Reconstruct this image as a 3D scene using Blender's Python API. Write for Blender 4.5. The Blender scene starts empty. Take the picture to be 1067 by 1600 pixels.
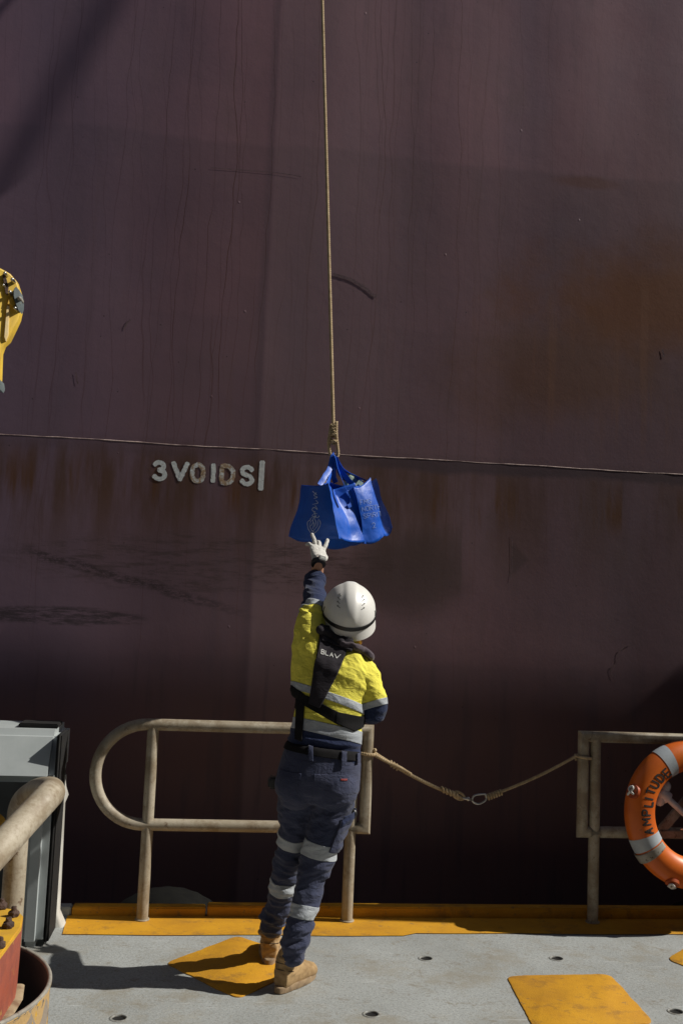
import bpy, bmesh, math, random
import numpy as np
from mathutils import Vector, Matrix, noise
from mathutils.bvhtree import BVHTree
random.seed(7)
R_ = math.radians
# ------------------------------------------------------------------ camera, sky, sun, exposure
scn = bpy.context.scene
COL = scn.collection
CAM_H, F_PX = 1.63, 1555.6
PITCH, YAW, ROLL = R_(5.5), R_(6.6), R_(2.4)
FW = Vector((math.sin(YAW)*math.cos(PITCH), math.cos(YAW)*math.cos(PITCH), math.sin(PITCH)))
_r = FW.cross(Vector((0, 0, 1))).normalized(); _u = _r.cross(FW)
RT = _r*math.cos(ROLL) + _u*math.sin(ROLL); UP = _u*math.cos(ROLL) - _r*math.sin(ROLL)
CC = Vector((0, 0, CAM_H))
cam = bpy.data.cameras.new('camera'); cam.lens = 35; cam.sensor_width = 36; cam.clip_end = 2000
camo = bpy.data.objects.new('camera', cam); COL.objects.link(camo)
camo.matrix_world = Matrix(((RT.x, UP.x, -FW.x, 0), (RT.y, UP.y, -FW.y, 0), (RT.z, UP.z, -FW.z, CAM_H), (0, 0, 0, 1)))
scn.camera = camo
SUN_EL, SUN_AZ = R_(42), R_(6)
TO_SUN = Vector((math.cos(SUN_EL)*math.cos(SUN_AZ), -math.cos(SUN_EL)*math.sin(SUN_AZ), math.sin(SUN_EL)))
w = bpy.data.worlds.new('World'); scn.world = w; w.use_nodes = True
sky = w.node_tree.nodes.new('ShaderNodeTexSky'); sky.sky_type = 'NISHITA'; sky.sun_disc = False
sky.sun_elevation = SUN_EL; sky.sun_rotation = R_(90) + SUN_AZ
w.node_tree.links.new(sky.outputs[0], w.node_tree.nodes['Background'].inputs[0])
w.node_tree.nodes['Background'].inputs[1].default_value = 0.05
sl = bpy.data.lights.new('sun', 'SUN'); sl.energy = 5.0; sl.angle = R_(0.5); sl.color = (1, .95, .86)
so = bpy.data.objects.new('sun', sl); COL.objects.link(so)
so.rotation_euler = (-TO_SUN).to_track_quat('-Z', 'Y').to_euler()
scn.view_settings.view_transform = 'Standard'; scn.view_settings.look = 'None'
scn.view_settings.exposure = 0.0; scn.view_settings.gamma = 1

def ray(x, y): return (FW*F_PX + RT*(x-533.5) - UP*(y-800)).normalized()
def P(x, y, Y): d = ray(x, y); return CC + d*(Y/d.y)          # a point of the place seen at photo pixel x, y, at depth Y
def G0(x, y, z=0): d = ray(x, y); return CC + d*((z-CAM_H)/d.z)

# ------------------------------------------------------------------ materials
class G:
    def __init__(s, name, rough=.6, metal=0, spec=.5):
        s.m = bpy.data.materials.new(name); s.m.use_nodes = True; s.nt = s.m.node_tree
        s.b = s.nt.nodes['Principled BSDF']; s.b.inputs['Roughness'].default_value = rough
        s.b.inputs['Metallic'].default_value = metal; s.b.inputs['Specular IOR Level'].default_value = spec
        g = s.nt.nodes.new('ShaderNodeNewGeometry'); s.pos = g.outputs['Position']; s.nor = g.outputs['Normal']
    def put(s, sock, v):
        if isinstance(v, bpy.types.NodeSocket): s.nt.links.new(v, sock)
        elif v is not None:
            if hasattr(sock.default_value, '__len__') and not hasattr(v, '__len__'): v = (v,)*len(sock.default_value)
            if hasattr(v, '__len__') and len(v) == 3 and len(sock.default_value) == 4: v = (*v, 1)
            sock.default_value = v
    def math(s, op, a, b=None, c=None, clamp=False):
        n = s.nt.nodes.new('ShaderNodeMath'); n.operation = op; n.use_clamp = clamp
        for i, v in enumerate((a, b, c)):
            if v is not None: s.put(n.inputs[i], v)
        return n.outputs[0]
    def vec(s, v, scale=(1, 1, 1), off=(0, 0, 0)):
        n = s.nt.nodes.new('ShaderNodeVectorMath'); n.operation = 'MULTIPLY_ADD'
        s.put(n.inputs[0], v); n.inputs[1].default_value = scale; n.inputs[2].default_value = off
        return n.outputs[0]
    def xyz(s, v=None):
        n = s.nt.nodes.new('ShaderNodeSeparateXYZ'); s.put(n.inputs[0], v or s.pos); return n.outputs
    def comb(s, x, y, z):
        n = s.nt.nodes.new('ShaderNodeCombineXYZ')
        for i, v in enumerate((x, y, z)): s.put(n.inputs[i], v)
        return n.outputs[0]
    def noise(s, scale=5, detail=4, rough=.55, v=None, sc=(1, 1, 1), off=(0, 0, 0), dist=0):
        n = s.nt.nodes.new('ShaderNodeTexNoise'); n.inputs['Scale'].default_value = scale
        n.inputs['Detail'].default_value = detail; n.inputs['Roughness'].default_value = rough
        n.inputs['Distortion'].default_value = dist
        s.put(n.inputs['Vector'], s.vec(v or s.pos, sc, off)); return n.outputs['Fac']
    def vor(s, scale=5, v=None, sc=(1, 1, 1)):
        n = s.nt.nodes.new('ShaderNodeTexVoronoi'); n.inputs['Scale'].default_value = scale
        s.put(n.inputs['Vector'], s.vec(v or s.pos, sc)); return n.outputs['Distance']
    def rng(s, v, a, b, c=0, d=1, smooth=True):
        n = s.nt.nodes.new('ShaderNodeMapRange'); n.interpolation_type = 'SMOOTHSTEP' if smooth else 'LINEAR'
        for i, x in enumerate((v, a, b, c, d)): s.put(n.inputs[i], x)
        return n.outputs[0]
    def mix(s, f, a, b, mode='MIX'):
        n = s.nt.nodes.new('ShaderNodeMix'); n.data_type = 'RGBA'; n.blend_type = mode
        s.put(n.inputs[0], f); s.put(n.inputs[6], a); s.put(n.inputs[7], b); return n.outputs[2]
    def bump(s, h, strength=.3, dist=.005, prev=None):
        n = s.nt.nodes.new('ShaderNodeBump'); n.inputs['Strength'].default_value = strength
        n.inputs['Distance'].default_value = dist; s.put(n.inputs['Height'], h)
        if prev: s.put(n.inputs['Normal'], prev)
        return n.outputs[0]
    def end(s, col=None, rough=None, nrm=None):
        if col is not None: s.put(s.b.inputs['Base Color'], col)
        if rough is not None: s.put(s.b.inputs['Roughness'], rough)
        if nrm is not None: s.put(s.b.inputs['Normal'], nrm)
        return s.m

def simple(name, c1, c2=None, rough=.6, scale=14, bump=.15, bscale=90, metal=0, spec=.5, spots=None, spot_amt=.62, spot_scale=40, bdist=.002):
    g = G(name, rough, metal, spec)
    c2 = c2 or tuple(x*.72 for x in c1)
    col = g.mix(g.rng(g.noise(scale, 5, .6), .35, .68), c1, c2)
    if spots: col = g.mix(g.rng(g.noise(spot_scale, 4, .7, off=(3, 7, 1)), spot_amt, spot_amt+.06), col, spots)
    return g.end(col, g.rng(g.noise(scale*2, 3), .3, .7, rough*.85, min(1, rough*1.15)), g.bump(g.noise(bscale, 3), bump, bdist))

def fabric(name, c1, c2, weave=900, rough=.9, wr=.35, sheen=.1):
    g = G(name, rough, 0, .2)
    col = g.mix(g.rng(g.noise(9, 5, .65), .35, .7), c1, c2)
    col = g.mix(g.rng(g.noise(60, 3, .7, off=(1, 2, 3)), .55, .75, 0, .35), col, tuple(x*.55 for x in c1))
    nb = g.bump(g.noise(weave, 2), .25, .0008)
    nb = g.bump(g.noise(38, 4, .6, sc=(.7, .7, 1.5), dist=.6), wr, .008, nb)
    nb = g.bump(g.math('ABSOLUTE', g.math('SUBTRACT', g.noise(15, 4, .6, sc=(1, 1, 1.7), dist=1.0, off=(3, 3, 3)), .5)), wr*1.6, .02, nb)
    g.b.inputs['Sheen Weight'].default_value = sheen
    return g.end(col, None, nb)

M = {}
M['navy_drill'] = fabric('navy_drill', (.036, .043, .082), (.055, .061, .103))
M['navy_shirt'] = fabric('navy_shirt', (.014, .022, .060), (.022, .032, .080))
M['yellow_shirt'] = fabric('yellow_shirt', (.80, .73, .11), (.70, .63, .085), sheen=0)
M['charcoal'] = fabric('charcoal_fabric', (.024, .021, .026), (.034, .030, .036), wr=.15, sheen=0)
M['webbing'] = fabric('black_webbing', (.006, .006, .007), (.011, .010, .011), wr=.05, sheen=0)
M['reflective'] = fabric('reflective_tape', (.40, .43, .46), (.31, .34, .38), rough=.45, wr=.25)
M['glove'] = fabric('white_glove', (.62, .61, .58), (.48, .47, .44))
M['collar'] = fabric('grey_purple_collar', (.075, .06, .072), (.1, .08, .095), wr=.2)
M['skin'] = simple('skin', (.52, .28, .18), (.46, .23, .14), .5, 20, .1, 300)
M['hair'] = simple('dark_brown_hair', (.03, .018, .012), None, .5, 60, .4, 400)
M['helmet'] = simple('white_helmet_shell', (.72, .715, .69), (.64, .63, .60), .42, 7, .02, 30, spots=(.42, .39, .35), spot_amt=.71, spot_scale=70)
M['black_plastic'] = simple('black_plastic', (.012, .012, .013), None, .4, 30)
M['dark_slot'] = simple('dark_slot', (.22, .22, .21), None, .8)
M['white_print'] = simple('white_print', (.62, .62, .6), None, .7)
M['faint_print'] = simple('faint_pale_print', (.55, .62, .80), (.30, .38, .62), .7, 60)
M['label_red'] = simple('red_label', (.25, .03, .03), None, .7)
M['boot'] = simple('tan_suede', (.40, .265, .125), (.26, .165, .075), .85, 22, .35, 160, spots=(.18, .12, .06), spot_amt=.62, spot_scale=50)
M['sole'] = simple('rubber_sole', (.30, .21, .12), (.19, .13, .08), .85, 30, .3, 120)
M['lace'] = simple('dark_lace', (.06, .04, .025), None, .9)
M['steel'] = simple('bright_steel', (.55, .55, .53), (.4, .4, .38), .35, 30, .1, 200, metal=1)
M['black_rubber'] = simple('black_rubber', (.014, .014, .015), (.020, .019, .018), .85, 18, .3, 120, spots=(.06, .056, .05), spot_amt=.68, spot_scale=60, spec=.2)
M['grey_box'] = simple('pale_grey_paint', (.40, .435, .44), (.34, .375, .38), .45, 5, .12, 45, spots=(.16, .15, .14), spot_amt=.70, spot_scale=30)
M['white_frame'] = simple('white_worn_paint', (.55, .55, .52), (.42, .41, .38), .5, 9, .12, 60, spots=(.2, .12, .07), spot_amt=.69)
M['rust'] = simple('rusty_iron', (.075, .04, .028), (.035, .022, .018), .85, 45, .7, 140, bdist=.006)
M['red_paint'] = simple('faded_red_paint', (.34, .085, .05), (.24, .065, .045), .65, 18, .3, 90, spots=(.42, .24, .06), spot_amt=.63, spot_scale=22)
M['yellow_worn'] = simple('worn_yellow_paint', (.62, .36, .03), (.50, .28, .03), .6, 15, .3, 110, spots=(.16, .09, .04), spot_amt=.67)
M['crane_yellow'] = simple('crane_yellow_paint', (.75, .50, .06), (.62, .40, .06), .45, 8, .1, 60, spots=(.75, .66, .4), spot_amt=.68, spot_scale=16)
M['crane_grey'] = simple('blue_grey_plate', (.13, .16, .17), None, .5, 20, spots=(.4, .36, .25), spot_amt=.66)
M['plain_white'] = simple('off_white_plastic', (.62, .60, .62), (.5, .48, .5), .5, 20, spots=(.25, .2, .18), spot_amt=.7)
M['bracket_grey'] = simple('grey_bracket', (.30, .285, .25), (.2, .18, .15), .7, 20, spots=(.1, .06, .035), spot_amt=.6)
M['buoy_band'] = simple('grey_tape', (.40, .44, .47), (.33, .37, .41), .5, 16, .2, 120, spots=(.09, .1, .12), spot_amt=.69, spot_scale=35)
M['buoy_text'] = simple('black_stencil_paint', (.012, .01, .01), (.03, .02, .015), .7, 60)
M['skirt_paint'] = simple('stained_cream_paint', (.34, .27, .17), (.16, .09, .05), .7, 18)
M['tyre_rubber'] = simple('dusty_tyre_rubber', (.006, .006, .006), (.009, .009, .008), .9, 18, .3, 120, spots=(.03, .028, .026), spot_amt=.66, spot_scale=60, spec=.1)
M['packet'] = simple('pale_packet', (.5, .6, .5), (.25, .4, .3), .4, 40)
M['dark_paint'] = simple('dark_grey_paint', (.05, .055, .06), None, .7, 3)
M['glass'] = simple('dark_window_glass', (.02, .025, .03), None, .08, 2)

def orange():
    g = G('orange_buoy_shell', .42)
    c = g.mix(g.rng(g.noise(6, 4), .35, .7), (.66, .145, .012), (.56, .105, .010))
    c = g.mix(g.rng(g.noise(34, 5, .7), .66, .74, 0, .7), c, (.20, .06, .02))
    return g.end(c, None, g.bump(g.noise(60, 3), .08, .002))
M['orange'] = orange()

def pipe_mat():
    g = G('weathered_pipe_paint', .55)
    c = g.mix(g.rng(g.noise(5, 5, .7), .3, .7), (.42, .375, .295), (.29, .245, .175))
    c = g.mix(g.rng(g.noise(110, 3, .8), .5, .72, 0, .42), c, (.20, .155, .105))
    c = g.mix(g.rng(g.noise(8, 5, .75, off=(4, 4, 2)), .44, .62, 0, .75), c, (.20, .15, .095))
    c = g.mix(g.rng(g.noise(16, 5, .75, off=(4, 1, 2)), .60, .70, 0, .85), c, (.13, .08, .045))
    c = g.mix(g.rng(g.noise(26, 4, .7, off=(9, 1, 2)), .68, .73, 0, .6), c, (.6, .56, .47))
    return g.end(c, None, g.bump(g.noise(150, 3), .3, .002))
M['pipe'] = pipe_mat()

def rope_mat():
    g = G('manila_rope', .9, 0, .1)
    c = g.mix(g.rng(g.noise(30, 4, .7), .3, .7), (.52, .41, .26), (.36, .265, .155))
    return g.end(c, None, g.bump(g.noise(500, 3, sc=(1, 1, .4)), .5, .002))
M['rope'] = rope_mat()

def blue_bag():
    g = G('blue_woven_plastic', .46)
    c = g.mix(g.rng(g.noise(7, 4), .3, .7), (.005, .10, .56), (.004, .075, .45))
    c = g.mix(g.rng(g.noise(45, 4, .7, off=(2, 2, 2)), .60, .75, 0, .4), c, (.03, .12, .55))
    nb = g.bump(g.noise(14, 3, .5, dist=.8), .30, .010)
    return g.end(c, None, g.bump(g.noise(160, 2), .15, .001, nb))
M['blue'] = blue_bag()

def deck_mat():
    g = G('grey_deck_paint', .75)
    c = g.mix(g.rng(g.noise(1.7, 6, .65), .3, .72), (.335, .356, .358), (.262, .278, .276))
    c = g.mix(g.rng(g.noise(5, 5, .7, off=(4, 2, 0)), .54, .70, 0, .55), c, (.30, .29, .25))
    c = g.mix(g.rng(g.noise(70, 3, .85), .50, .64, 0, .55), c, (.15, .145, .125))
    c = g.mix(g.rng(g.noise(120, 2, .8, off=(5, 0, 0)), .52, .64, 0, .5), c, (.18, .18, .165))
    c = g.mix(g.rng(g.noise(100, 2, .8, off=(9, 0, 0)), .54, .66, 0, .5), c, (.46, .47, .45))
    c = g.mix(g.rng(g.noise(2.6, 6, .75, off=(7, 0, 3)), .50, .68, 0, .65), c, (.235, .215, .17))
    c = g.mix(g.rng(g.noise(9, 5, .8, off=(7, 0, 8)), .55, .68, 0, .65), c, (.19, .165, .125))
    c = g.mix(g.rng(g.noise(1, 4, .6, v=g.vec(g.pos, (1.2, 7, 1)), off=(2, 2, 2), dist=.8), .60, .72, 0, .35), c, (.19, .185, .17))
    c = g.mix(g.rng(g.noise(22, 4, .8, off=(1, 8, 3), sc=(1, 2.5, 1)), .69, .73, 0, .8), c, (.10, .09, .08))
    c = g.mix(g.rng(g.noise(9, 3, .6, off=(5, 5, 5), sc=(.25, 2.4, 1), dist=1.5), .685, .71, 0, .5), c, (.48, .50, .50))
    nb = g.bump(g.noise(140, 3, .7), .55, .003)
    return g.end(c, g.rng(g.noise(3, 4), .3, .7, .6, .9), g.bump(g.noise(3, 3), .3, .01, nb))
M['deck'] = deck_mat()

def yellow_line():
    g = G('yellow_deck_paint', .7)
    c = g.mix(g.rng(g.noise(4, 5, .7), .3, .7), (.60, .30, .008), (.49, .23, .008))
    c = g.mix(g.rng(g.noise(60, 4, .8), .60, .72, 0, .75), c, (.30, .15, .02))
    c = g.mix(g.rng(g.noise(5.5, 5, .75, off=(3, 1, 2)), .52, .66, 0, .65), c, (.26, .13, .025))
    c = g.mix(g.rng(g.noise(18, 5, .8, off=(8, 1, 2)), .60, .68, 0, .8), c, (.17, .12, .07))
    c = g.mix(g.rng(g.noise(2.2, 5, .7, off=(1, 6, 2)), .48, .68, 0, .5), c, (.36, .17, .012))
    return g.end(c, None, g.bump(g.noise(140, 3, .7), .6, .003))
M['yellow_line'] = yellow_line()

DZ = .50
def circ(a, b, c):
    ax, ay, bx_, by, cx, cy = a.x, a.y, b.x, b.y, c.x, c.y; d = 2*(ax*(by-cy)+bx_*(cy-ay)+cx*(ay-by))
    ux = ((ax*ax+ay*ay)*(by-cy)+(bx_*bx_+by*by)*(cy-ay)+(cx*cx+cy*cy)*(ay-by))/d; uy = ((ax*ax+ay*ay)*(cx-bx_)+(bx_*bx_+by*by)*(ax-cx)+(cx*cx+cy*cy)*(bx_-ax))/d
    return ux, uy, math.hypot(ax-ux, ay-uy)
DX, DY, DR = circ(G0(76, 1512, DZ), G0(36, 1482, DZ), G0(6, 1598, DZ)); print('drum', DX, DY, DR)
def checker():
    g = G('diamond_check_paint', .75)
    o = g.xyz()
    a = g.math('ARCTAN2', g.math('SUBTRACT', o[1], DY), g.math('SUBTRACT', o[0], DX))
    u = g.math('MULTIPLY', a, DR/.12); v = g.math('MULTIPLY', o[2], 1/.12)
    wob = g.math('MULTIPLY', g.noise(14, 3), .5)
    p = g.math('FLOOR', g.math('ADD', g.math('ADD', u, v), wob)); q = g.math('FLOOR', g.math('ADD', g.math('SUBTRACT', u, v), wob))
    ch = g.math('MODULO', g.math('ABSOLUTE', g.math('ADD', p, q)), 2)
    c = g.mix(ch, (.50, .33, .14), (.30, .25, .20))
    c = g.mix(g.rng(g.noise(11, 4, .7), .58, .62), c, (.13, .12, .11))
    c = g.mix(g.rng(g.noise(17, 4, .7, off=(4, 4, 4)), .61, .64), c, (.62, .35, .03))
    return g.end(c, None, g.bump(g.noise(80, 4), .5, .004))
M['checker'] = checker()

HY = 6.5
def hp(x, y): p = P(x, y, HY); return p.x, p.z
SEAM_Z = sum(hp(*q)[1] for q in ((0, 676), (533, 708), (1067, 745)))/3
def hull_mat():
    g = G('maroon_hull_paint', .62, 0, .4)
    o = g.xyz(); x, z = o[0], o[2]
    def blob(px, py, rx, ry, k=.9, sc=1.6, soft=.6, off=(0, 0, 0), stretch=(1, 1, 1)):
        cx, cz = hp(px, py); S = 239
        dx = g.math('DIVIDE', g.math('SUBTRACT', x, cx), rx/S); dz = g.math('DIVIDE', g.math('SUBTRACT', z, cz), ry/S)
        d = g.math('SQRT', g.math('ADD', g.math('MULTIPLY', dx, dx), g.math('MULTIPLY', dz, dz)))
        n = g.math('MULTIPLY', g.math('SUBTRACT', g.noise(sc, 5, .65, off=off, sc=stretch), .5), k*2)
        return g.rng(g.math('ADD', d, n), 1+soft/2, 1-soft/2)
    # plate to plate differences of paint, broad mottling
    c = g.mix(g.rng(g.noise(.55, 5, .6), .3, .72), (.315, .163, .185), (.222, .124, .150))
    c = g.mix(g.rng(g.noise(.9, 4, .6, sc=(1, 1, .25), off=(5, 0, 2)), .45, .72, 0, .5), c, (.185, .130, .175))
    c = g.mix(g.rng(g.noise(2.2, 5, .7, sc=(1, 1, .6), off=(2, 0, 2)), .5, .8, 0, .45), c, (.19, .12, .11))
    c = g.mix(g.rng(g.noise(7, 4, .7, sc=(1, 1, .12), off=(2, 0, 9)), .5, .78, 0, .35), c, (.10, .068, .08))
    # coat edges: horizontal overlap lines, darker older coat below
    for zz, amt in ((hp(533, 235)[1], .27), (hp(200, 480)[1], .13), (hp(533, 700)[1], .18), (hp(533, 1030)[1], .2)):
        zw = g.math('ADD', z, g.math('MULTIPLY', g.noise(1.3, 4, .6), .14))
        c = g.mix(g.math('MULTIPLY', g.rng(zw, zz+.085, zz+.03), amt), c, (.085, .058, .068))
    # fine wandering rust runs
    def vor1(w_):
        n = s_nt.nodes.new('ShaderNodeTexVoronoi'); n.voronoi_dimensions = '1D'; n.inputs['Scale'].default_value = 1
        g.put(n.inputs['W'], w_); return n.outputs['Distance'], n.outputs['Color']
    s_nt = g.nt
    for fq, wd, off, amt in ((3.1, .0042, 3.7, .85), (5.3, .0032, 9.1, .75), (8.7, .0026, 21.3, .55), (2.1, .0075, 40.2, .5)):
        wob = g.math('ADD', g.math('MULTIPLY', g.noise(1, 3, .55, v=g.comb(g.math('MULTIPLY', x, .7), off, g.math('MULTIPLY', z, .75))), .26),
                     g.math('MULTIPLY', g.noise(1, 2, .5, v=g.comb(g.math('MULTIPLY', x, 2.0), off, g.math('MULTIPLY', z, 5))), .016))
        d_, cl = vor1(g.math('ADD', g.math('MULTIPLY', g.math('ADD', x, wob), fq), off))
        cx_ = g.xyz(cl)
        ln = g.rng(d_, wd*fq, wd*fq*.25)
        top = g.rng(z, g.math('ADD', 2.4, g.math('MULTIPLY', cx_[0], 9)), g.math('ADD', 1.9, g.math('MULTIPLY', cx_[0], 9)))
        bot = g.rng(z, g.math('ADD', .7, g.math('MULTIPLY', cx_[1], 2.6)), g.math('ADD', 1.5, g.math('MULTIPLY', cx_[1], 2.6)))
        var = g.rng(g.noise(1, 3, .6, v=g.comb(g.math('MULTIPLY', x, 5), off, g.math('MULTIPLY', z, 1.2))), .3, .6, .35, 1)
        left = g.rng(x, 2.3, .5, .22, 1)
        f_ = g.math('MULTIPLY', g.math('MULTIPLY', g.math('MULTIPLY', ln, top), g.math('MULTIPLY', bot, var)), g.math('MULTIPLY', left, amt))
        c = g.mix(f_, c, (.095, .030, .016))
    # broad soft washes running down, and cooler violet paint to the left
    wsh = g.noise(1, 4, .6, v=g.comb(g.math('MULTIPLY', x, 4.2), 8, g.math('MULTIPLY', z, .10)))
    c = g.mix(g.rng(wsh, .50, .72, 0, .2), c, (.13, .082, .088))
    wsh2 = g.noise(1, 4, .65, v=g.comb(g.math('MULTIPLY', x, 9), 5, g.math('MULTIPLY', z, .16)))
    c = g.mix(g.rng(wsh2, .55, .74, 0, .25), c, (.17, .085, .070))
    c = g.mix(g.rng(g.math('ADD', x, g.math('MULTIPLY', g.noise(.8, 3, off=(4, 4, 4)), .9)), .9, -1.3, 0, .5), c, (.185, .135, .215))
    # brown tint low on the side, its edge broken and uneven
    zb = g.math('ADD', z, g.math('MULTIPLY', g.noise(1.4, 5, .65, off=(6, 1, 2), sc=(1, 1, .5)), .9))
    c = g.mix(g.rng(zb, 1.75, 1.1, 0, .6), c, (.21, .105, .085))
    # rectangular and triangular overpainted patches right of the bags
    xr = g.math('ADD', x, g.math('MULTIPLY', g.noise(9, 3), .02)); X9 = hp(722, 880)[0]
    pm = g.math('MULTIPLY', g.math('MULTIPLY', g.rng(xr, X9+.012, X9), g.rng(xr, X9-.75, X9-.25)), g.math('MULTIPLY', g.rng(z, hp(700, 935)[1]-.05, hp(700, 920)[1]+.03), g.rng(z, hp(700, 815)[1]+.05, hp(700, 840)[1]-.03)))
    c = g.mix(g.math('MULTIPLY', pm, g.rng(g.noise(3, 4, off=(1, 1, 5)), .3, .6, .25, .6)), c, (.10, .062, .062))
    X8 = hp(797, 875)[0]; Z8 = hp(797, 873)[1]
    tri = g.math('SUBTRACT', .155, g.math('ADD', g.math('ABSOLUTE', g.math('SUBTRACT', z, Z8)), g.math('MULTIPLY', g.math('SUBTRACT', xr, X8), .95)))
    c = g.mix(g.math('MULTIPLY', g.math('MULTIPLY', g.rng(tri, -.01, .05), g.rng(xr, X8+.005, X8+.02)), .6), c, (.085, .055, .062))
    # plate to plate: one lighter plate begins at the upright weld
    vx = g.math('ADD', x, g.math('MULTIPLY', g.noise(1.1, 3), .05))
    c = g.mix(g.math('MULTIPLY', g.rng(vx, hp(412, 500)[0]+.02, hp(412, 500)[0]+.06), g.rng(x, hp(800, 500)[0], hp(450, 500)[0], 0, .3)), c, (.36, .24, .255))
    c = g.mix(g.math('MULTIPLY', g.math('MULTIPLY', g.rng(vx, hp(402, 500)[0], hp(412, 500)[0]+.02), g.rng(vx, hp(412, 500)[0]+.045, hp(412, 500)[0]+.02)), .35), c, (.10, .07, .085))
    # brown bleed below the seam, strongest to the left
    st = g.noise(1, 5, .65, v=g.comb(g.math('MULTIPLY', x, 3.4), 0, g.math('MULTIPLY', z, .55)))
    bz = g.math('MULTIPLY', g.rng(z, SEAM_Z+.06, SEAM_Z-.12), g.rng(z, SEAM_Z-1.0, SEAM_Z-.2))
    c = g.mix(g.math('MULTIPLY', g.math('MULTIPLY', bz, g.rng(st, .36, .62)), g.rng(x, 3.2, .2, .4, .92)), c, (.095, .044, .022))
    fl = g.noise(1, 4, .6, v=g.comb(g.math('MULTIPLY', x, 5.5), 3, g.math('MULTIPLY', z, .5)))
    fz = g.math('MULTIPLY', g.rng(z, SEAM_Z+.02, SEAM_Z-.32), g.rng(z, SEAM_Z-.5, SEAM_Z-.3))
    c = g.mix(g.math('MULTIPLY', fz, g.rng(fl, .52, .62, 0, .85)), c, (.12, .048, .016))
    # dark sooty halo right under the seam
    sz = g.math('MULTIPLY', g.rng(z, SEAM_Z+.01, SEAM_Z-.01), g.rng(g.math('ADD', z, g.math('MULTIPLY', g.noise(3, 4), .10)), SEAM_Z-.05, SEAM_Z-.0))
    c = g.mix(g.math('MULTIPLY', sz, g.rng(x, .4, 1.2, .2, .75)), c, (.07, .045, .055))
    # big rust bloom at the right
    c = g.mix(g.math('MULTIPLY', blob(1030, 470, 200, 85, 1.0, 1.8, 1.3), .9), c, (.21, .072, .022))
    c = g.mix(g.math('MULTIPLY', blob(870, 580, 150, 80, .9, 1.6, 1.3, (3, 1, 1)), .65), c, (.17, .072, .03))
    c = g.mix(g.math('MULTIPLY', blob(915, 285, 55, 10, .5, 3, .9), .5), c, (.19, .07, .04))
    rs = g.noise(1, 3, .6, v=g.comb(g.math('MULTIPLY', x, 9), 5, g.math('MULTIPLY', z, .3)))
    c = g.mix(g.math('MULTIPLY', g.math('MULTIPLY', blob(960, 560, 170, 140, .4), g.rng(rs, .50, .68)), .4), c, (.28, .13, .075))
    # scrapes of the fenders: dark broken rubber marks
    ht = g.noise(1, 6, .8, v=g.comb(g.math('MULTIPLY', x, 4), 2, g.math('MULTIPLY', z, 26)))
    rub = blob(330, 880, 300, 44, .45, 1.5, .5)
    c = g.mix(g.math('MULTIPLY', rub, g.rng(ht, .46, .62, .10, .62)), c, (.055, .036, .030))
    rub2 = blob(90, 962, 130, 13, .6, 4, .5, (2, 5, 1))
    c = g.mix(g.math('MULTIPLY', rub2, g.rng(ht, .42, .56, .05, .8)), c, (.04, .03, .035))
    sl_ = g.math('ADD', z, g.math('MULTIPLY', g.math('SUBTRACT', x, hp(40, 858)[0]), .255))
    zc = hp(40, 858)[1]
    arc = g.math('MULTIPLY', g.rng(g.math('ABSOLUTE', g.math('SUBTRACT', g.math('ADD', sl_, g.math('MULTIPLY', g.noise(5, 4), .07)), zc+.035)), .045, .012),
                 g.math('MULTIPLY', g.rng(x, hp(20, 850)[0], hp(70, 850)[0]), g.rng(x, hp(440, 930)[0], hp(260, 930)[0])))
    c = g.mix(g.math('MULTIPLY', arc, g.rng(g.noise(30, 4, .8, sc=(.5, 1, 1.5)), .42, .56, .05, .75)), c, (.04, .027, .03))
    c = g.mix(g.math('MULTIPLY', blob(640, 900, 90, 60, .4, 2, .7, (8, 1, 4)), .6), c, (.075, .045, .04))
    # pale and dark pock marks, chalky drips low down
    pk = g.vor(6.2); c = g.mix(g.rng(pk, .036, .026, 0, .7), c, (.045, .03, .032))
    lo = g.math('MULTIPLY', g.rng(z, hp(533, 1000)[1], hp(533, 1060)[1]), g.rng(g.noise(1, 4, .6, v=g.comb(g.math('MULTIPLY', x, 11), 1, g.math('MULTIPLY', z, .8))), .52, .64))
    c = g.mix(g.math('MULTIPLY', lo, .35), c, (.10, .072, .085))
    peel = g.noise(70, 3, .6, sc=(1, 1, .8))
    nb = g.bump(peel, .16, .002)
    nb = g.bump(g.noise(9, 4, .6), .16, .005, nb)
    nb = g.bump(g.rng(g.vor(3.1, sc=(1, 1, .8)), .026, .014), .5, .003, nb)
    return g.end(c, g.rng(g.noise(2, 4), .3, .7, .52, .74), nb)
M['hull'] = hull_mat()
M['seam'] = simple('worn_seam_paint', (.66, .50, .46), (.20, .13, .125), .6, 11, .5, 80, bdist=.004)
def letter_mat(name, rust):
    g = G(name, .7)
    c = g.mix(g.rng(g.noise(24, 5, .75), .35, .7), (.80, .84, .83), (.66, .70, .70))
    c = g.mix(g.rng(g.noise(20, 5, .75, off=(6, 1, 1)), .62-rust*.22, .70-rust*.15), c, (.42, .29, .18))
    c = g.mix(g.rng(g.noise(75, 4, .8, off=(1, 5, 1)), .66, .70), c, (.10, .05, .035))
    return g.end(c, None, g.bump(g.noise(60, 4), .5, .004))
M['letter'] = letter_mat('flaking_white_paint', 0); M['letter_rust'] = letter_mat('rust_stained_white_paint', 1)
def sea():
    g = G('harbour_water', .12); g.b.inputs['IOR'].default_value = 1.33
    return g.end((.004, .010, .013), None, g.bump(g.noise(3, 4), .5, .05))
M['sea'] = sea()

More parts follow.
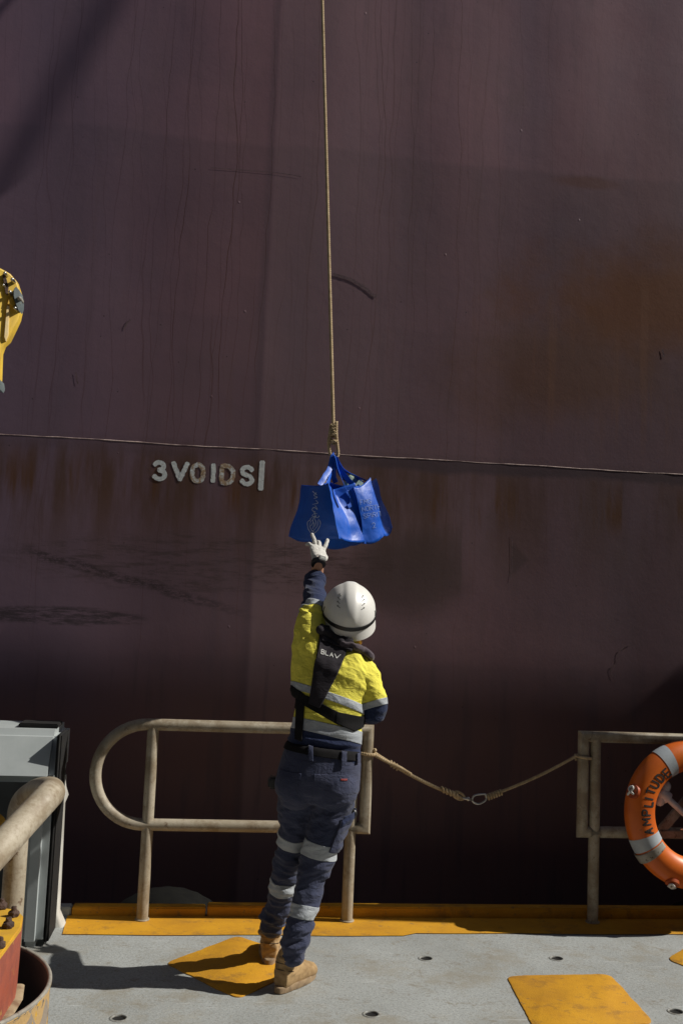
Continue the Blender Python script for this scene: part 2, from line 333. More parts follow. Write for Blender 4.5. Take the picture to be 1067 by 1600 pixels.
# ------------------------------------------------------------------ object helpers
def tag(o, label=None, cat=None, group=None, kind=None):
    if label: o['label'] = label
    if cat: o['category'] = cat
    if group: o['group'] = group
    if kind: o['kind'] = kind
    return o
def empty(name, loc, label, cat, group=None):
    o = bpy.data.objects.new(name, None); o.empty_display_size = .1; COL.objects.link(o); o.location = loc
    return tag(o, label, cat, group)
def wpos(o):
    v = Vector(o.location)
    while o.parent: o = o.parent; v = v + Vector(o.location)
    return v
def link(name, me, mat, parent=None, smooth=False, base=None):
    """mesh in world coordinates -> object; the origin moves to base (or the parent's)"""
    o = bpy.data.objects.new(name, me); COL.objects.link(o)
    b = wpos(parent) if parent else (Vector(base) if base else Vector((0, 0, 0)))
    me.transform(Matrix.Translation(-b))
    if parent: o.parent = parent
    else: o.location = b
    for m in (mat if isinstance(mat, (list, tuple)) else [mat]): me.materials.append(m)
    if smooth: me.polygons.foreach_set('use_smooth', [True]*len(me.polygons)); 
    return o
def mesh(bm, name='m'):
    me = bpy.data.meshes.new(name); bmesh.ops.recalc_face_normals(bm, faces=bm.faces); bm.to_mesh(me); bm.free(); return me
def obj(name, bm, mat, parent=None, smooth=False, base=None, auto=None):
    o = link(name, mesh(bm, name), mat, parent, smooth or auto is not None, base)
    if auto is not None:
        o.data.set_sharp_from_angle(angle=R_(auto))
    return o
def box(bm, lo, hi, bev=0, seg=2, mtx=None):
    t = bmesh.new(); bmesh.ops.create_cube(t, size=1)
    c = [(a+b)/2 for a, b in zip(lo, hi)]; s = [abs(b-a) for a, b in zip(lo, hi)]
    for v in t.verts: v.co = Vector((v.co.x*s[0]+c[0], v.co.y*s[1]+c[1], v.co.z*s[2]+c[2]))
    if bev: bmesh.ops.bevel(t, geom=t.edges[:], offset=bev, segments=seg, affect='EDGES')
    if mtx: bmesh.ops.transform(t, matrix=mtx, verts=t.verts)
    merge(bm, t)
def merge(bm, t):
    me = bpy.data.meshes.new('t'); t.to_mesh(me); t.free(); bm.from_mesh(me); bpy.data.meshes.remove(me)
def spline(pts, n=6):
    pts = [Vector(p) for p in pts]; out = []
    for i in range(len(pts)-1):
        p0 = pts[max(i-1, 0)]; p1 = pts[i]; p2 = pts[i+1]; p3 = pts[min(i+2, len(pts)-1)]
        for k in range(n):
            t = k/n
            out.append(.5*((2*p1)+(p2-p0)*t+(2*p0-5*p1+4*p2-p3)*t*t+(3*p1-p0-3*p2+p3)*t**3))
    out.append(pts[-1]); return out
def sweep(bm, pts, rad, seg=16, cap=True, flat=1.0, side=None, dome=False):
    """tube along pts; corners are mitred; flat squeezes it across 'side'"""
    pts = [Vector(p) for p in pts]; n = len(pts)
    rad = [rad]*n if not hasattr(rad, '__len__') else list(rad)
    if dome:
        for e in (0, -1):
            d = (pts[0]-pts[1]) if e == 0 else (pts[-1]-pts[-2]); d.normalize(); r = rad[e]; p = pts[e].copy()
            ad = [(p + d*r*math.sin(a), max(r*math.cos(a), r*.02)) for a in (R_(30), R_(60), R_(89))]
            for q, rr in ad:
                if e == 0: pts.insert(0, q); rad.insert(0, rr)
                else: pts.append(q); rad.append(rr)
        n = len(pts)
    T = [(pts[i+1]-pts[i]).normalized() for i in range(n-1)]
    t0 = T[0]
    a = Vector(side) if side else (Vector((0, 0, 1)) if abs(t0.z) < .9 else Vector((0, 1, 0)))
    a = (a - t0*a.dot(t0)).normalized(); rings = []
    for i in range(n):
        if i == 0: nrm = T[0]; tt = T[0]
        elif i == n-1: nrm = T[-1]; tt = T[-1]
        else:
            tt = T[i-1]; nrm = (T[i-1]+T[i]); nrm = nrm.normalized() if nrm.length > 1e-6 else tt
        q = tt
        a = (a - q*a.dot(q)); a.normalize(); b = q.cross(a)
        ring = []
        for k in range(seg):
            th = 2*math.pi*k/seg
            v = a*math.cos(th)*rad[i]*flat + b*math.sin(th)*rad[i]
            dn = tt.dot(nrm)
            if dn > .2: v = v - tt*(v.dot(nrm)/dn)
            ring.append(bm.verts.new(pts[i]+v))
        rings.append(ring)
        if 0 < i < n-1:
            rot = T[i-1].rotation_difference(T[i]); a = rot @ a
    for i in range(n-1):
        for k in range(seg):
            bm.faces.new((rings[i][k], rings[i][(k+1) % seg], rings[i+1][(k+1) % seg], rings[i+1][k]))
    if cap: bm.faces.new(rings[0][::-1]); bm.faces.new(rings[-1])
def rope_bm(bm, pts, r, pitch=.045, seg=7, spp=9):
    """three strands laid round the path"""
    pts = [Vector(p) for p in pts]
    L = [0]
    for i in range(len(pts)-1): L.append(L[-1]+(pts[i+1]-pts[i]).length)
    n = max(6, int(L[-1]/pitch*spp)); path = []; j = 0
    for k in range(n+1):
        s = L[-1]*k/n
        while j < len(L)-2 and L[j+1] < s: j += 1
        t = (s-L[j])/max(1e-9, L[j+1]-L[j]); path.append(pts[j].lerp(pts[j+1], min(1, t)))
    fr = []; a = None
    for i in range(n+1):
        t = (path[min(i+1, n)]-path[max(i-1, 0)]).normalized()
        if a is None: a = Vector((0, 1, 0)) if abs(t.y) < .9 else Vector((1, 0, 0))
        a = (a-t*a.dot(t)).normalized(); fr.append((a.copy(), t.cross(a)))
    for q in range(3):
        sp = []
        for i in range(n+1):
            th = 2*math.pi*(i/spp + q/3); sp.append(path[i]+(fr[i][0]*math.cos(th)+fr[i][1]*math.sin(th))*r*.52)
        sweep(bm, sp, r*.52, seg)
def ellipsoid(bm, c, rad, mtx=None, u=24, v=16):
    t = bmesh.new(); bmesh.ops.create_uvsphere(t, u_segments=u, v_segments=v, radius=1)
    for q in t.verts: q.co = Vector((q.co.x*rad[0], q.co.y*rad[1], q.co.z*rad[2]))
    if mtx: bmesh.ops.transform(t, matrix=mtx.to_4x4(), verts=t.verts)
    bmesh.ops.translate(t, vec=c, verts=t.verts); merge(bm, t)
def rings_loft(bm, rows, seg=32, ex=2.4):
    """rows: (centre, axis x half, axis y half) with Vector half axes, superellipse sections, closed"""
    R = []
    for c, ax, ay in rows:
        ring = []
        for k in range(seg):
            th = 2*math.pi*k/seg; cs, sn = math.cos(th), math.sin(th)
            ring.append(bm.verts.new(Vector(c) + Vector(ax)*math.copysign(abs(cs)**(2/ex), cs) + Vector(ay)*math.copysign(abs(sn)**(2/ex), sn)))
        R.append(ring)
    for i in range(len(R)-1):
        for k in range(seg): bm.faces.new((R[i][k], R[i][(k+1) % seg], R[i+1][(k+1) % seg], R[i+1][k]))
    bm.faces.new(R[0][::-1]); bm.faces.new(R[-1])
def remesh(bm, voxel, smooth=4):
    me = mesh(bm); o = bpy.data.objects.new('t', me); COL.objects.link(o)
    md = o.modifiers.new('r', 'REMESH'); md.mode = 'VOXEL'; md.voxel_size = voxel
    dg = bpy.context.evaluated_depsgraph_get(); dg.update()
    m2 = bpy.data.meshes.new_from_object(o.evaluated_get(dg)); bpy.data.objects.remove(o); bpy.data.meshes.remove(me)
    b = bmesh.new(); b.from_mesh(m2); bpy.data.meshes.remove(m2)
    for _ in range(smooth): bmesh.ops.smooth_vert(b, verts=b.verts, factor=.5, use_axis_x=True, use_axis_y=True, use_axis_z=True)
    return b
def displace(bm, fn):
    bm.normal_update()
    for v, d in [(v, v.normal*fn(v.co)) for v in bm.verts]: v.co += d
def ridge(p): return 1-abs(noise.noise(p))*2
def cut(bm, planes):
    for co, no in planes:
        bmesh.ops.bisect_plane(bm, geom=bm.verts[:]+bm.edges[:]+bm.faces[:], plane_co=co, plane_no=no, clear_outer=True, clear_inner=False)
def shell(src, planes, off, thick, keep=None, smooth=0):
    """a piece of a garment's surface lifted off it, cut by planes (outside removed)"""
    b = src.copy()
    if keep:
        b.normal_update()
        bmesh.ops.delete(b, geom=[f for f in b.faces if not keep(f.calc_center_median(), f.normal)], context='FACES')
    cut(b, planes)
    bmesh.ops.delete(b, geom=[v for v in b.verts if not v.link_faces], context='VERTS')
    for _ in range(smooth): bmesh.ops.smooth_vert(b, verts=[v for v in b.verts if not v.is_boundary], factor=.5, use_axis_x=True, use_axis_y=True, use_axis_z=True)
    b.normal_update()
    nn = {v: v.normal.copy() for v in b.verts}
    for v, n in nn.items(): v.co += n*off
    if thick:
        low = {v: b.verts.new(v.co - nn[v]*thick) for v in list(nn)}
        bnd = [e for e in b.edges if e.is_boundary]; fs = b.faces[:]
        loops = []
        for e in bnd:
            l = e.link_loops[0]; loops.append((l.vert, l.link_loop_next.vert))
        for f in fs: b.faces.new([low[v] for v in reversed(f.verts)])
        for p, q in loops: b.faces.new((q, p, low[p], low[q]))
    return b
def patch_planes(px, Y):
    """planes through the sides of a convex outline given clockwise in the photograph"""
    pl = []
    n = len(px); cx = sum(p[0] for p in px)/n; cy = sum(p[1] for p in px)/n; c = P(cx, cy, Y)
    for i in range(n):
        a = P(*px[i], Y); b_ = P(*px[(i+1) % n], Y); v = Vector((0, 1, 0)) ; no = (b_-a).cross(v).normalized()
        if no.dot(c-a) > 0: no = -no
        pl.append((a, no))
    return pl
def facing(c, n): return n.y < .12
# strokes -> ribbons laid on a surface
GL = {'A': [[(0, 0), (.5, 1)], [(.5, 1), (1, 0)], [(.2, .33), (.8, .33)]], 'M': [[(0, 0), (0, 1)], [(0, 1), (.5, .35), (1, 1)], [(1, 1), (1, 0)]],
      'P': [[(0, 0), (0, 1)], [(0, 1), (.7, 1), (1, .85), (1, .6), (.7, .45), (0, .45)]], 'L': [[(0, 1), (0, 0)], [(0, 0), (.9, 0)]], 'I': [[(.5, 0), (.5, 1)]],
      'T': [[(0, 1), (1, 1)], [(.5, 1), (.5, 0)]], 'U': [[(0, 1), (0, .25), (.25, 0), (.75, 0), (1, .25), (1, 1)]],
      'D': [[(0, 0), (0, 1)], [(0, 1), (.6, 1), (1, .7), (1, .3), (.6, 0), (0, 0)]], 'E': [[(.95, 1), (0, 1)], [(0, 1), (0, 0)], [(0, 0), (.95, 0)], [(0, .5), (.8, .5)]],
      'B': [[(0, 0), (0, 1)], [(0, 1), (.7, 1), (.9, .8), (.7, .53), (0, .53)], [(0, .5), (.8, .47), (1, .25), (.75, 0), (0, 0)]],
      'F': [[(0, 0), (0, 1), ], [(0, 1), (.9, 1)], [(0, .5), (.7, .5)]], 'G': [[(1, .8), (.7, 1), (.25, .95), (0, .5), (.25, .05), (.8, 0), (1, .4), (.6, .4)]],
      'N': [[(0, 0), (0, 1)], [(0, 1), (1, 0)], [(1, 0), (1, 1)]], 'O': [[(.5, 1), (.1, .85), (0, .5), (.1, .15), (.5, 0), (.9, .15), (1, .5), (.9, .85), (.5, 1)]],
      'R': [[(0, 0), (0, 1)], [(0, 1), (.8, 1), (1, .75), (.8, .5), (0, .5)], [(.4, .5), (1, 0)]], 'H': [[(0, 0), (0, 1)], [(1, 0), (1, 1)], [(0, .5), (1, .5)]],
      'S': [[(.95, .82), (.6, 1), (.2, .95), (.05, .75), (.25, .56), (.7, .45), (.95, .25), (.75, .03), (.35, 0), (.0, .18)]],
      '3': [[(.05, .85), (.4, 1), (.85, .9), (.85, .65), (.45, .54)], [(.45, .54), (.95, .42), (.95, .12), (.5, 0), (.0, .16)]],
      'V': [[(0, 1), (.5, 0)], [(.5, 0), (1, 1)]], '2': [[(0, .75), (.3, 1), (.8, .9), (.85, .6), (0, 0)], [(0, 0), (1, .05)]]}
def ribbon(bm, pts, wd, surf, jit=0, step=None, off0=.0):
    """pts in photo pixels, wd in pixels; surf(x, y, off) -> point on the surface"""
    p = [Vector((a, b)) for a, b in pts]; q = []
    step = step or max(.8, wd*.4)
    for i in range(len(p)-1):
        n = max(1, int((p[i+1]-p[i]).length/step))
        q += [p[i].lerp(p[i+1], k/n) for k in range(n)]
    q.append(p[-1])
    d = (q[0]-q[1]).normalized(); q.insert(0, q[0]+d*wd*.28); d = (q[-1]-q[-2]).normalized(); q.append(q[-1]+d*wd*.28)
    prev = None
    for i, c in enumerate(q):
        t = (q[min(i+1, len(q)-1)]-q[max(i-1, 0)]).normalized(); n = Vector((-t.y, t.x))
        e = .62 if i in (0, len(q)-1) else 1
        cr = []
        for s in (-1, -.33, .33, 1):
            j = 1 + jit*noise.noise(Vector((c.x*.35, c.y*.35, s*9)))
            v = surf(*(c+n*s*wd/2*e*j), off0)
            if v is None: cr = None; break
            cr.append(v)
        cr = [bm.verts.new(v) for v in cr] if cr else None
        if cr and prev:
            for k in range(3): bm.faces.new((prev[k], prev[k+1], cr[k+1], cr[k]))
        prev = cr
def write(bm, text, org, ux, uy, w_, h_, gap, wd, surf, jit=0, off=.0012, smooth=True):
    """letters from org along ux (photo pixels), height along uy"""
    x = 0
    for ch in text:
        if ch == ' ': x += w_*.6+gap; continue
        cw = w_*(.3 if ch == 'I' else 1)
        for k, st in enumerate(GL[ch]):
            if smooth and len(st) > 3: st = [(v.x, v.y) for v in spline([(a, b, 0) for a, b in st], 4)]
            pts = []
            for a, b in st:
                if ch == 'I': a = 0.5
                pts.append((org[0]+ux[0]*(x+a*cw)+uy[0]*b*h_, org[1]+ux[1]*(x+a*cw)+uy[1]*b*h_))
            ribbon(bm, pts, wd, surf, jit, off0=off+.0005*k)
        x += cw+gap
    return x
def on_bvh(bvh):
    def f(x, y, off):
        h = bvh.ray_cast(CC, ray(x, y))
        if h[0] is None: return None
        n = h[1] if h[1].dot(ray(x, y)) < 0 else -h[1]
        return h[0]+n*off
    return f
def bvh_of(o):
    wp = wpos(o)
    return BVHTree.FromPolygons([tuple(v.co+wp) for v in o.data.vertices], [tuple(p.vertices) for p in o.data.polygons])

# ------------------------------------------------------------------ setting: sea, deck, own ship's edge
def sheet(name, x0, x1, y0, y1, z, mat, kind='structure', n=1):
    bm = bmesh.new()
    xs = np.linspace(x0, x1, n+1); ys = np.linspace(y0, y1, n+1)
    vs = [[bm.verts.new((a, b, z)) for a in xs] for b in ys]
    for i in range(n):
        for j in range(n): bm.faces.new((vs[i][j], vs[i][j+1], vs[i+1][j+1], vs[i+1][j]))
    return tag(obj(name, bm, mat), kind=kind)
sheet('sea', -400, 400, -400, 400, -1.75, M['sea'])
EDGE0, EDGE1 = 5.40, 5.475
bm = bmesh.new(); box(bm, (-6, -6, -3), (16, EDGE1-.012, -.004)); tag(obj('deck_structure', bm, M['dark_paint']), kind='structure')
# deck plate with real round sockets cut through it
SOCK = [G0(665, 1498), G0(869, 1498), G0(580, 1585), G0(186, 1591), G0(1055, 1581)]
bm = bmesh.new()
xs = sorted(set([-6, 16] + [round(s.x+d, 4) for s in SOCK for d in (-.08, .08)]))
ys = sorted(set([-6, EDGE0] + [round(s.y+d, 4) for s in SOCK for d in (-.08, .08)]))
def merge_close(a):
    out = []
    for v in a:
        if not out or v-out[-1] > 1e-4: out.append(v)
    return out
xs, ys = merge_close(xs), merge_close(ys)
def is_sock(x0, x1, y0, y1):
    for s in SOCK:
        if abs((x0+x1)/2-s.x) < .08 and abs((y0+y1)/2-s.y) < .08: return s
for i in range(len(xs)-1):
    for j in range(len(ys)-1):
        if is_sock(xs[i], xs[i+1], ys[j], ys[j+1]): continue
        bm.faces.new([bm.verts.new(v) for v in ((xs[i], ys[j], 0), (xs[i+1], ys[j], 0), (xs[i+1], ys[j+1], 0), (xs[i], ys[j+1], 0))])
for s in SOCK:
    inner, outer = [], []
    for k in range(32):
        th = 2*math.pi*k/32; c, sn = math.cos(th), math.sin(th); m = .08/max(abs(c), abs(sn))
        inner.append(bm.verts.new((s.x+.034*c, s.y+.034*sn, 0))); outer.append(bm.verts.new((s.x+m*c, s.y+m*sn, 0)))
    for k in range(32): bm.faces.new((inner[k], inner[(k+1) % 32], outer[(k+1) % 32], outer[k]))
bmesh.ops.remove_doubles(bm, verts=bm.verts, dist=1e-5)
deck = tag(obj('deck', bm, M['deck']), kind='structure')
# lashing sockets: a steel cup with a raised ring
def socket_mesh():
    bm = bmesh.new(); prof = [(.027, -.0035), (.0275, .000), (.029, .003), (.034, .003), (.0375, .0006)]
    R = [[bm.verts.new((r*math.cos(2*math.pi*k/32), r*math.sin(2*math.pi*k/32), z)) for k in range(32)] for r, z in prof]
    for i in range(len(R)-1):
        for k in range(32): bm.faces.new((R[i][k], R[i][(k+1) % 32], R[i+1][(k+1) % 32], R[i+1][k]))
    return mesh(bm)
def cup_mesh():
    bm = bmesh.new(); prof = [(.0335, -.001), (.032, -.0036), (.0003, -.0038)]
    R = [[bm.verts.new((r*math.cos(2*math.pi*k/32), r*math.sin(2*math.pi*k/32), z)) for k in range(32)] for r, z in prof]
    for i in range(len(R)-1):
        for k in range(32): bm.faces.new((R[i][k], R[i][(k+1) % 32], R[i+1][(k+1) % 32], R[i+1][k]))
    return mesh(bm)
M['socket_ring'] = simple('worn_socket_ring', (.27, .28, .27), (.16, .15, .13), .55, 60, .3, 200)
sk_lab = ['small round deck socket right of the boots near the yellow line', 'small round deck socket behind the yellow square', 'small round deck socket in front of the boots at the bottom edge',
          'small round deck socket at the bottom left beside the checkered drum', 'small round deck socket right of the large yellow square']
proto = None
for s, lab in zip(SOCK, sk_lab):
    if proto is None:
        proto = empty('deck_socket', (s.x, s.y, 0), lab, 'deck socket', 'lashing sockets in the deck')
        r0 = bpy.data.objects.new('ring', socket_mesh()); r0.data.materials.append(M['socket_ring'])
        c0 = bpy.data.objects.new('cup', cup_mesh()); c0.data.materials.append(M['black_rubber'])
        for q in (r0, c0): COL.objects.link(q); q.parent = proto; q.data.polygons.foreach_set('use_smooth', [True]*len(q.data.polygons))
    else:
        c = proto.copy(); COL.objects.link(c); c.location = (s.x, s.y, 0); c['label'] = lab
        for ch in (r0, c0): d = ch.copy(); COL.objects.link(d); d.parent = c
# painted yellow edge line
bm = bmesh.new()
n = 160; X0 = G0(95, 1467).x; a = []; b = []
for i in range(n+1):
    x = X0 + (16-X0)*(i/n)**1.6
    a.append(bm.verts.new((x-.01*0, 5.085 + .012*noise.noise(Vector((x*2.2, 0, 0))) + (.02 if x < 1 else .06), .004))); b.append(bm.verts.new((x-(.02 if i == 0 else 0), EDGE0-.001, .004)))
for i in range(n): bm.faces.new((a[i], a[i+1], b[i+1], b[i]))
tag(obj('yellow_edge_line', bm, M['yellow_line']), kind='structure')
# toe bar along the deck edge, in lengths
JX = G0(322, 1437).x
def bar(x0, x1, z1, mat, lab):
    bm = bmesh.new(); box(bm, (x0, EDGE0, -.06), (x1, EDGE1, z1), .006, 2)
    return tag(obj('toe_bar', bm, mat, auto=40), lab, 'toe bar', 'toe bars along the deck edge')
bar(X0, JX-.004, .046, M['yellow_line'], 'short yellow toe bar on the deck edge under the rounded end of the railing')
bar(JX+.004, 16, .056, M['yellow_line'], 'long yellow toe bar on the deck edge right of the joint')
bar(-6, X0-.004, .044, M['grey_box'], 'pale grey toe bar on the deck edge beside the locker')
# raised yellow pads
def pad(px, lab, z=.006, rot=None):
    P4 = [G0(*p) for p in px]
    out = []
    for k, p in enumerate(P4):
        a = (P4[k-1]-p); b = (P4[(k+1) % 4]-p); a = p+a.normalized()*.05; b = p+b.normalized()*.05
        out += [a.lerp(p, t).lerp(p.lerp(b, t), t) for t in np.linspace(0, 1, 6)]
    cen = sum(out, Vector())/len(out); dense = []
    for k, p in enumerate(out):
        q = out[(k+1) % len(out)]; n = max(1, int((q-p).length/.02)); dense += [p.lerp(q, t/n) for t in range(n)]
    dense = [p+(p-cen).normalized()*.007*noise.noise(p*11)+(p-cen).normalized()*.003*noise.noise(p*45) for p in dense]
    bm = bmesh.new(); R = []
    for ins, zz in ((0, .0005), (.001, z*.7), (.006, z)):
        R.append([bm.verts.new((p.x-(p-cen).normalized().x*ins, p.y-(p-cen).normalized().y*ins, zz)) for p in dense])
    n = len(dense)
    for i_ in range(2):
        for k in range(n): bm.faces.new((R[i_][k], R[i_][(k+1) % n], R[i_+1][(k+1) % n], R[i_+1][k]))
    bm.faces.new(R[2])
    return tag(obj('deck_pad', bm, M['yellow_line'], auto=40), lab, 'deck pad', 'yellow pads on the deck')
pad([(790, 1526), (952, 1523), (1022, 1600), (838, 1615)], 'large yellow square pad on the grey deck at the lower right')
pad([(258, 1506), (372, 1463), (490, 1506), (372, 1562)], 'yellow diamond shaped pad under the worker’s boots')
pad([(1040, 1500), (1085, 1472), (1150, 1490), (1100, 1522)], 'yellow pad corner at the right edge of the deck')
# fenders hung between the two ships
def fender(cx, cy, cz, r, wd, lab):
    bm = bmesh.new(); prof = []
    for k in range(20):
        th = 2*math.pi*k/20; prof.append((r-.13+.13*abs(math.cos(th))**.6*math.copysign(1, math.cos(th)), wd/2*math.copysign(abs(math.sin(th))**.6, math.sin(th))))
    n = 64; R = []
    for i in range(n):
        a_ = 2*math.pi*i/n; g_ = .004 if i % 2 else 0
        R.append([bm.verts.new((cx+(q[0]-g_)*math.cos(a_), cy+q[1], cz+(q[0]-g_)*math.sin(a_))) for q in prof])
    for i in range(n):
        for k in range(20): bm.faces.new((R[i][k], R[(i+1) % n][k], R[(i+1) % n][(k+1) % 20], R[i][(k+1) % 20]))
    return tag(obj('tyre_fender', bm, M['tyre_rubber'], auto=50, base=(cx, cy, cz-r)), lab, 'fender', 'tyre fenders along the side')
tp = P(262, 1399, 5.78); fender(tp.x, 5.78, tp.z-.40, .43, .36, 'black rubber tyre fender rising behind the yellow toe bar at the left')
tp = P(1110, 1408, 5.78); fender(tp.x, 5.78, tp.z-.43, .43, .36, 'black rubber tyre fender behind the deck edge below the lifebuoy')

# ------------------------------------------------------------------ the big ship's side
ship = empty('ship', (0, HY, -1.75), 'maroon steel side of a large cargo ship rising over the deck', 'ship')
nx, nz = 300, 190; X_0, X_1, Z_0, Z_1 = -16, 20, -2.6, 19
vs = []; ridx = hp(417, 500)[0]
for j in range(nz+1):
    z = Z_0+(Z_1-Z_0)*j/nz
    for i in range(nx+1):
        x = X_0+(X_1-X_0)*i/nx
        y = HY + .0022*math.cos(2*math.pi*(x-ridx)/.82)*(.6+.6*noise.noise(Vector((x*.7, 0, z*.5)))) + .012*noise.noise(Vector((x*.35, 3, z*.3))) + .005*noise.noise(Vector((x*1.3, 7, z*.9)))
        vs.append((x, y, z))
fs = [(j*(nx+1)+i, j*(nx+1)+i+1, (j+1)*(nx+1)+i+1, (j+1)*(nx+1)+i) for j in range(nz) for i in range(nx)]
me = bpy.data.meshes.new('hull'); me.from_pydata(vs, [], fs)
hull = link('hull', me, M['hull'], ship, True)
HB = bvh_of(hull); hs = on_bvh(HB)
# back of the hull, so that the side has depth
bm = bmesh.new(); box(bm, (X_0, HY+.06, Z_0), (X_1, HY+9, Z_1-.05)); obj('hull_body', bm, M['dark_paint'], ship)
# weld seam: a wavering bead
rs_w = .0036
bm = bmesh.new(); pts = []; rad = []
for i in range(420):
    x = X_0+.2+(X_1-X_0-.4)*i/419
    h = HB.ray_cast(Vector((x, 0, SEAM_Z)), Vector((0, 1, 0)))[0]
    pts.append((x, h.y+rs_w, SEAM_Z+.006*noise.noise(Vector((x*1.7, 0, 0)))+.003*noise.noise(Vector((x*14, 0, 0)))))
    rad.append(.0050+.0016*noise.noise(Vector((x*6, 4, 0))))
sweep(bm, pts, rad, 10); obj('weld_seam', bm, M['seam'], ship, True)
# painted characters, each a slightly raised blob of old paint
bx = [239, 269, 299, 329.5, 345, 376]; tops = [719.5, 720.5, 723, 723.5, 725.5, 727]
for ch, x0, y0 in zip('3VOIDS', bx, tops):
    bm = bmesh.new(); w_ = {'I': 24, 'V': 22}.get(ch, 17); h_ = 26
    write(bm, ch, (x0+(1.5 if ch != 'I' else 0), y0+h_+2.5), (1, .045), (.03, -1), w_, h_, 0, 7.2, hs, .32, .0012)
    obj('painted_character', bm, M['letter_rust'] if ch in 'OD' else M['letter'], ship)
bm = bmesh.new(); ribbon(bm, [(410, 722), (407.5, 764)], 8.5, hs, .15, off0=.0012); obj('painted_bar', bm, M['letter'], ship)
# scrape arcs and gouges in the plating
for pl, wd in (([(521, 429), (545, 436), (568, 449), (586, 464)], 4.5), ([(797, 908), (800, 880), (799, 836)], 1.0), ([(195, 514), (199, 504), (204, 500)], 2.2), ([(119, 582), (122, 600)], 1.8), ([(1034, 546), (1036, 558)], 2.5),
               ([(957, 1060), (953, 1045), (963, 1035), (966, 1018), (985, 1006)], 1.6), ([(330, 262), (430, 270), (470, 276)], .9)):
    bm = bmesh.new(); pl = [(v.x, v.y) for v in spline([(a, b, 0) for a, b in pl], 6)]
    ribbon(bm, pl, wd, hs, .7, 2.0, .002)
    obj('scrape_mark', bm, simple('scrape', (.12, .075, .085), (.20, .125, .135), .8, 60, .4, 120), ship)

# ------------------------------------------------------------------ guard rails
PR = .0305; RY = 5.338; ZT, ZB = .986, .478
XL = P(140, 1212, RY).x + PR; RC = (ZT-ZB)/2
railA = empty('guard_rail', (-.317, RY, 0), 'weathered beige pipe railing with a rounded left end beside the worker', 'railing', 'pipe railings on the deck edge')
XR = P(573, 1200, RY).x
bm = bmesh.new()
path = [Vector((XR, RY, ZB))]
path += [Vector((XL+RC + RC*math.cos(a_), RY, (ZT+ZB)/2 + RC*math.sin(a_))) for a_ in np.linspace(-math.pi/2, -3*math.pi/2, 26)]
path += [Vector((XR, RY, ZT)), Vector((XR, RY, ZB)), Vector((XR-.10, RY, ZB))]
path[0] = Vector((XR-.04, RY, ZB))
sweep(bm, path, PR, 24); obj('rail_loop', bm, M['pipe'], railA, auto=35)
def post(x, z1, par, y=RY, name='post'):
    bm = bmesh.new(); sweep(bm, [(x, y, 0), (x, y, z1)], PR*.97, 24)
    o = obj(name, bm, M['pipe'], par, auto=40)
    bm = bmesh.new(); sweep(bm, spline([(x+(PR+.002)*math.cos(t), y+(PR+.002)*math.sin(t), .006) for t in np.linspace(0, 2*math.pi, 25)], 1), .006, 8); obj('weld_bead', bm, M['pipe'], o, True)
post(-.318, ZT-.012, railA); post(XR-.075, ZT-.012, railA)
railB = empty('guard_rail', (2.06, RY, 0), 'weathered pipe railing with square corners holding the orange lifebuoy', 'railing', 'pipe railings on the deck edge')
X2 = P(910, 1220, RY).x; X3 = 5.2
bm = bmesh.new()
sweep(bm, [(X2+.04, RY, ZB), (X3, RY, ZB), (X3, RY, ZT), (X2, RY, ZT), (X2, RY, ZB), (X2+.1, RY, ZB)], PR, 24); obj('rail_loop', bm, M['pipe'], railB, auto=35)
post(X2+.068, ZT-.012, railB); post(X3-.08, ZT-.012, railB); post((X2+X3)/2, ZT-.012, railB)
# barrier ropes with a snap hook
hk = P(742, 1249, RY)
a0 = Vector((XR+.012, RY, P(583, 1172, RY).z)); a1 = P(722, 1247, RY)
bR = tag(bpy.data.objects.new('barrier_rope', None), 'sunlit manila rope from the rounded railing to the steel snap hook', 'rope', 'barrier ropes across the gap')
COL.objects.link(bR); bR.location = a0
bm = bmesh.new(); sag = [a0.lerp(a1, t)-Vector((0, 0, .02*math.sin(math.pi*t))) for t in np.linspace(0, 1, 14)]
rope_bm(bm, sag, .0095, .036); obj('rope', bm, M['rope'], bR, True)
bm = bmesh.new()                                                             # doubled tail near the post and spliced eye at the hook
tail = [P(584, 1179, RY-.02), P(604, 1190, RY-.018), P(624, 1199, RY-.016), P(642, 1210, RY-.006)]
rope_bm(bm, spline(tail, 5), .009, .036)
obj('doubled_tail', bm, M['rope'], bR, True); bm = bmesh.new()
lp = [Vector((XR+(PR+.010)*math.cos(t), RY+(PR+.010)*math.sin(t), a0.z-.004*t)) for t in np.linspace(-.5, 2*math.pi-.5, 20)]
rope_bm(bm, lp, .009, .036); obj('post_loop', bm, M['rope'], bR, True); bm = bmesh.new()
for k in range(3): rope_bm(bm, spline([sag[3].lerp(sag[4], k*.4) + Vector((.0, .015*math.cos(t), .015*math.sin(t))) for t in np.linspace(0, 2*math.pi, 9)], 2), .005, .03)
obj('whipping', bm, M['rope'], bR, True); bm = bmesh.new()
for k in range(5): rope_bm(bm, spline([sag[10].lerp(sag[12], k*.25) + Vector((.003*t, .014*math.cos(t), .014*math.sin(t))) for t in np.linspace(0, 2*math.pi, 9)], 2), .0065, .03)
obj('whipping', bm, M['rope'], bR, True); bm = bmesh.new()
eye = [a1+Vector((-.02, 0, .012))+Vector((.030*math.cos(t), 0, .018*math.sin(t)-.3*.03*math.cos(t))) for t in np.linspace(0, 2*math.pi, 16)]
rope_bm(bm, eye, .0075, .03); obj('splice', bm, M['rope'], bR, True)
bm = bmesh.new()
d_ = (P(760, 1247, RY)-P(733, 1250, RY)).normalized(); up_ = d_.cross(Vector((0, 1, 0))).normalized(); up_ = up_ if up_.z > 0 else -up_
c_ = P(748, 1249, RY-.004)
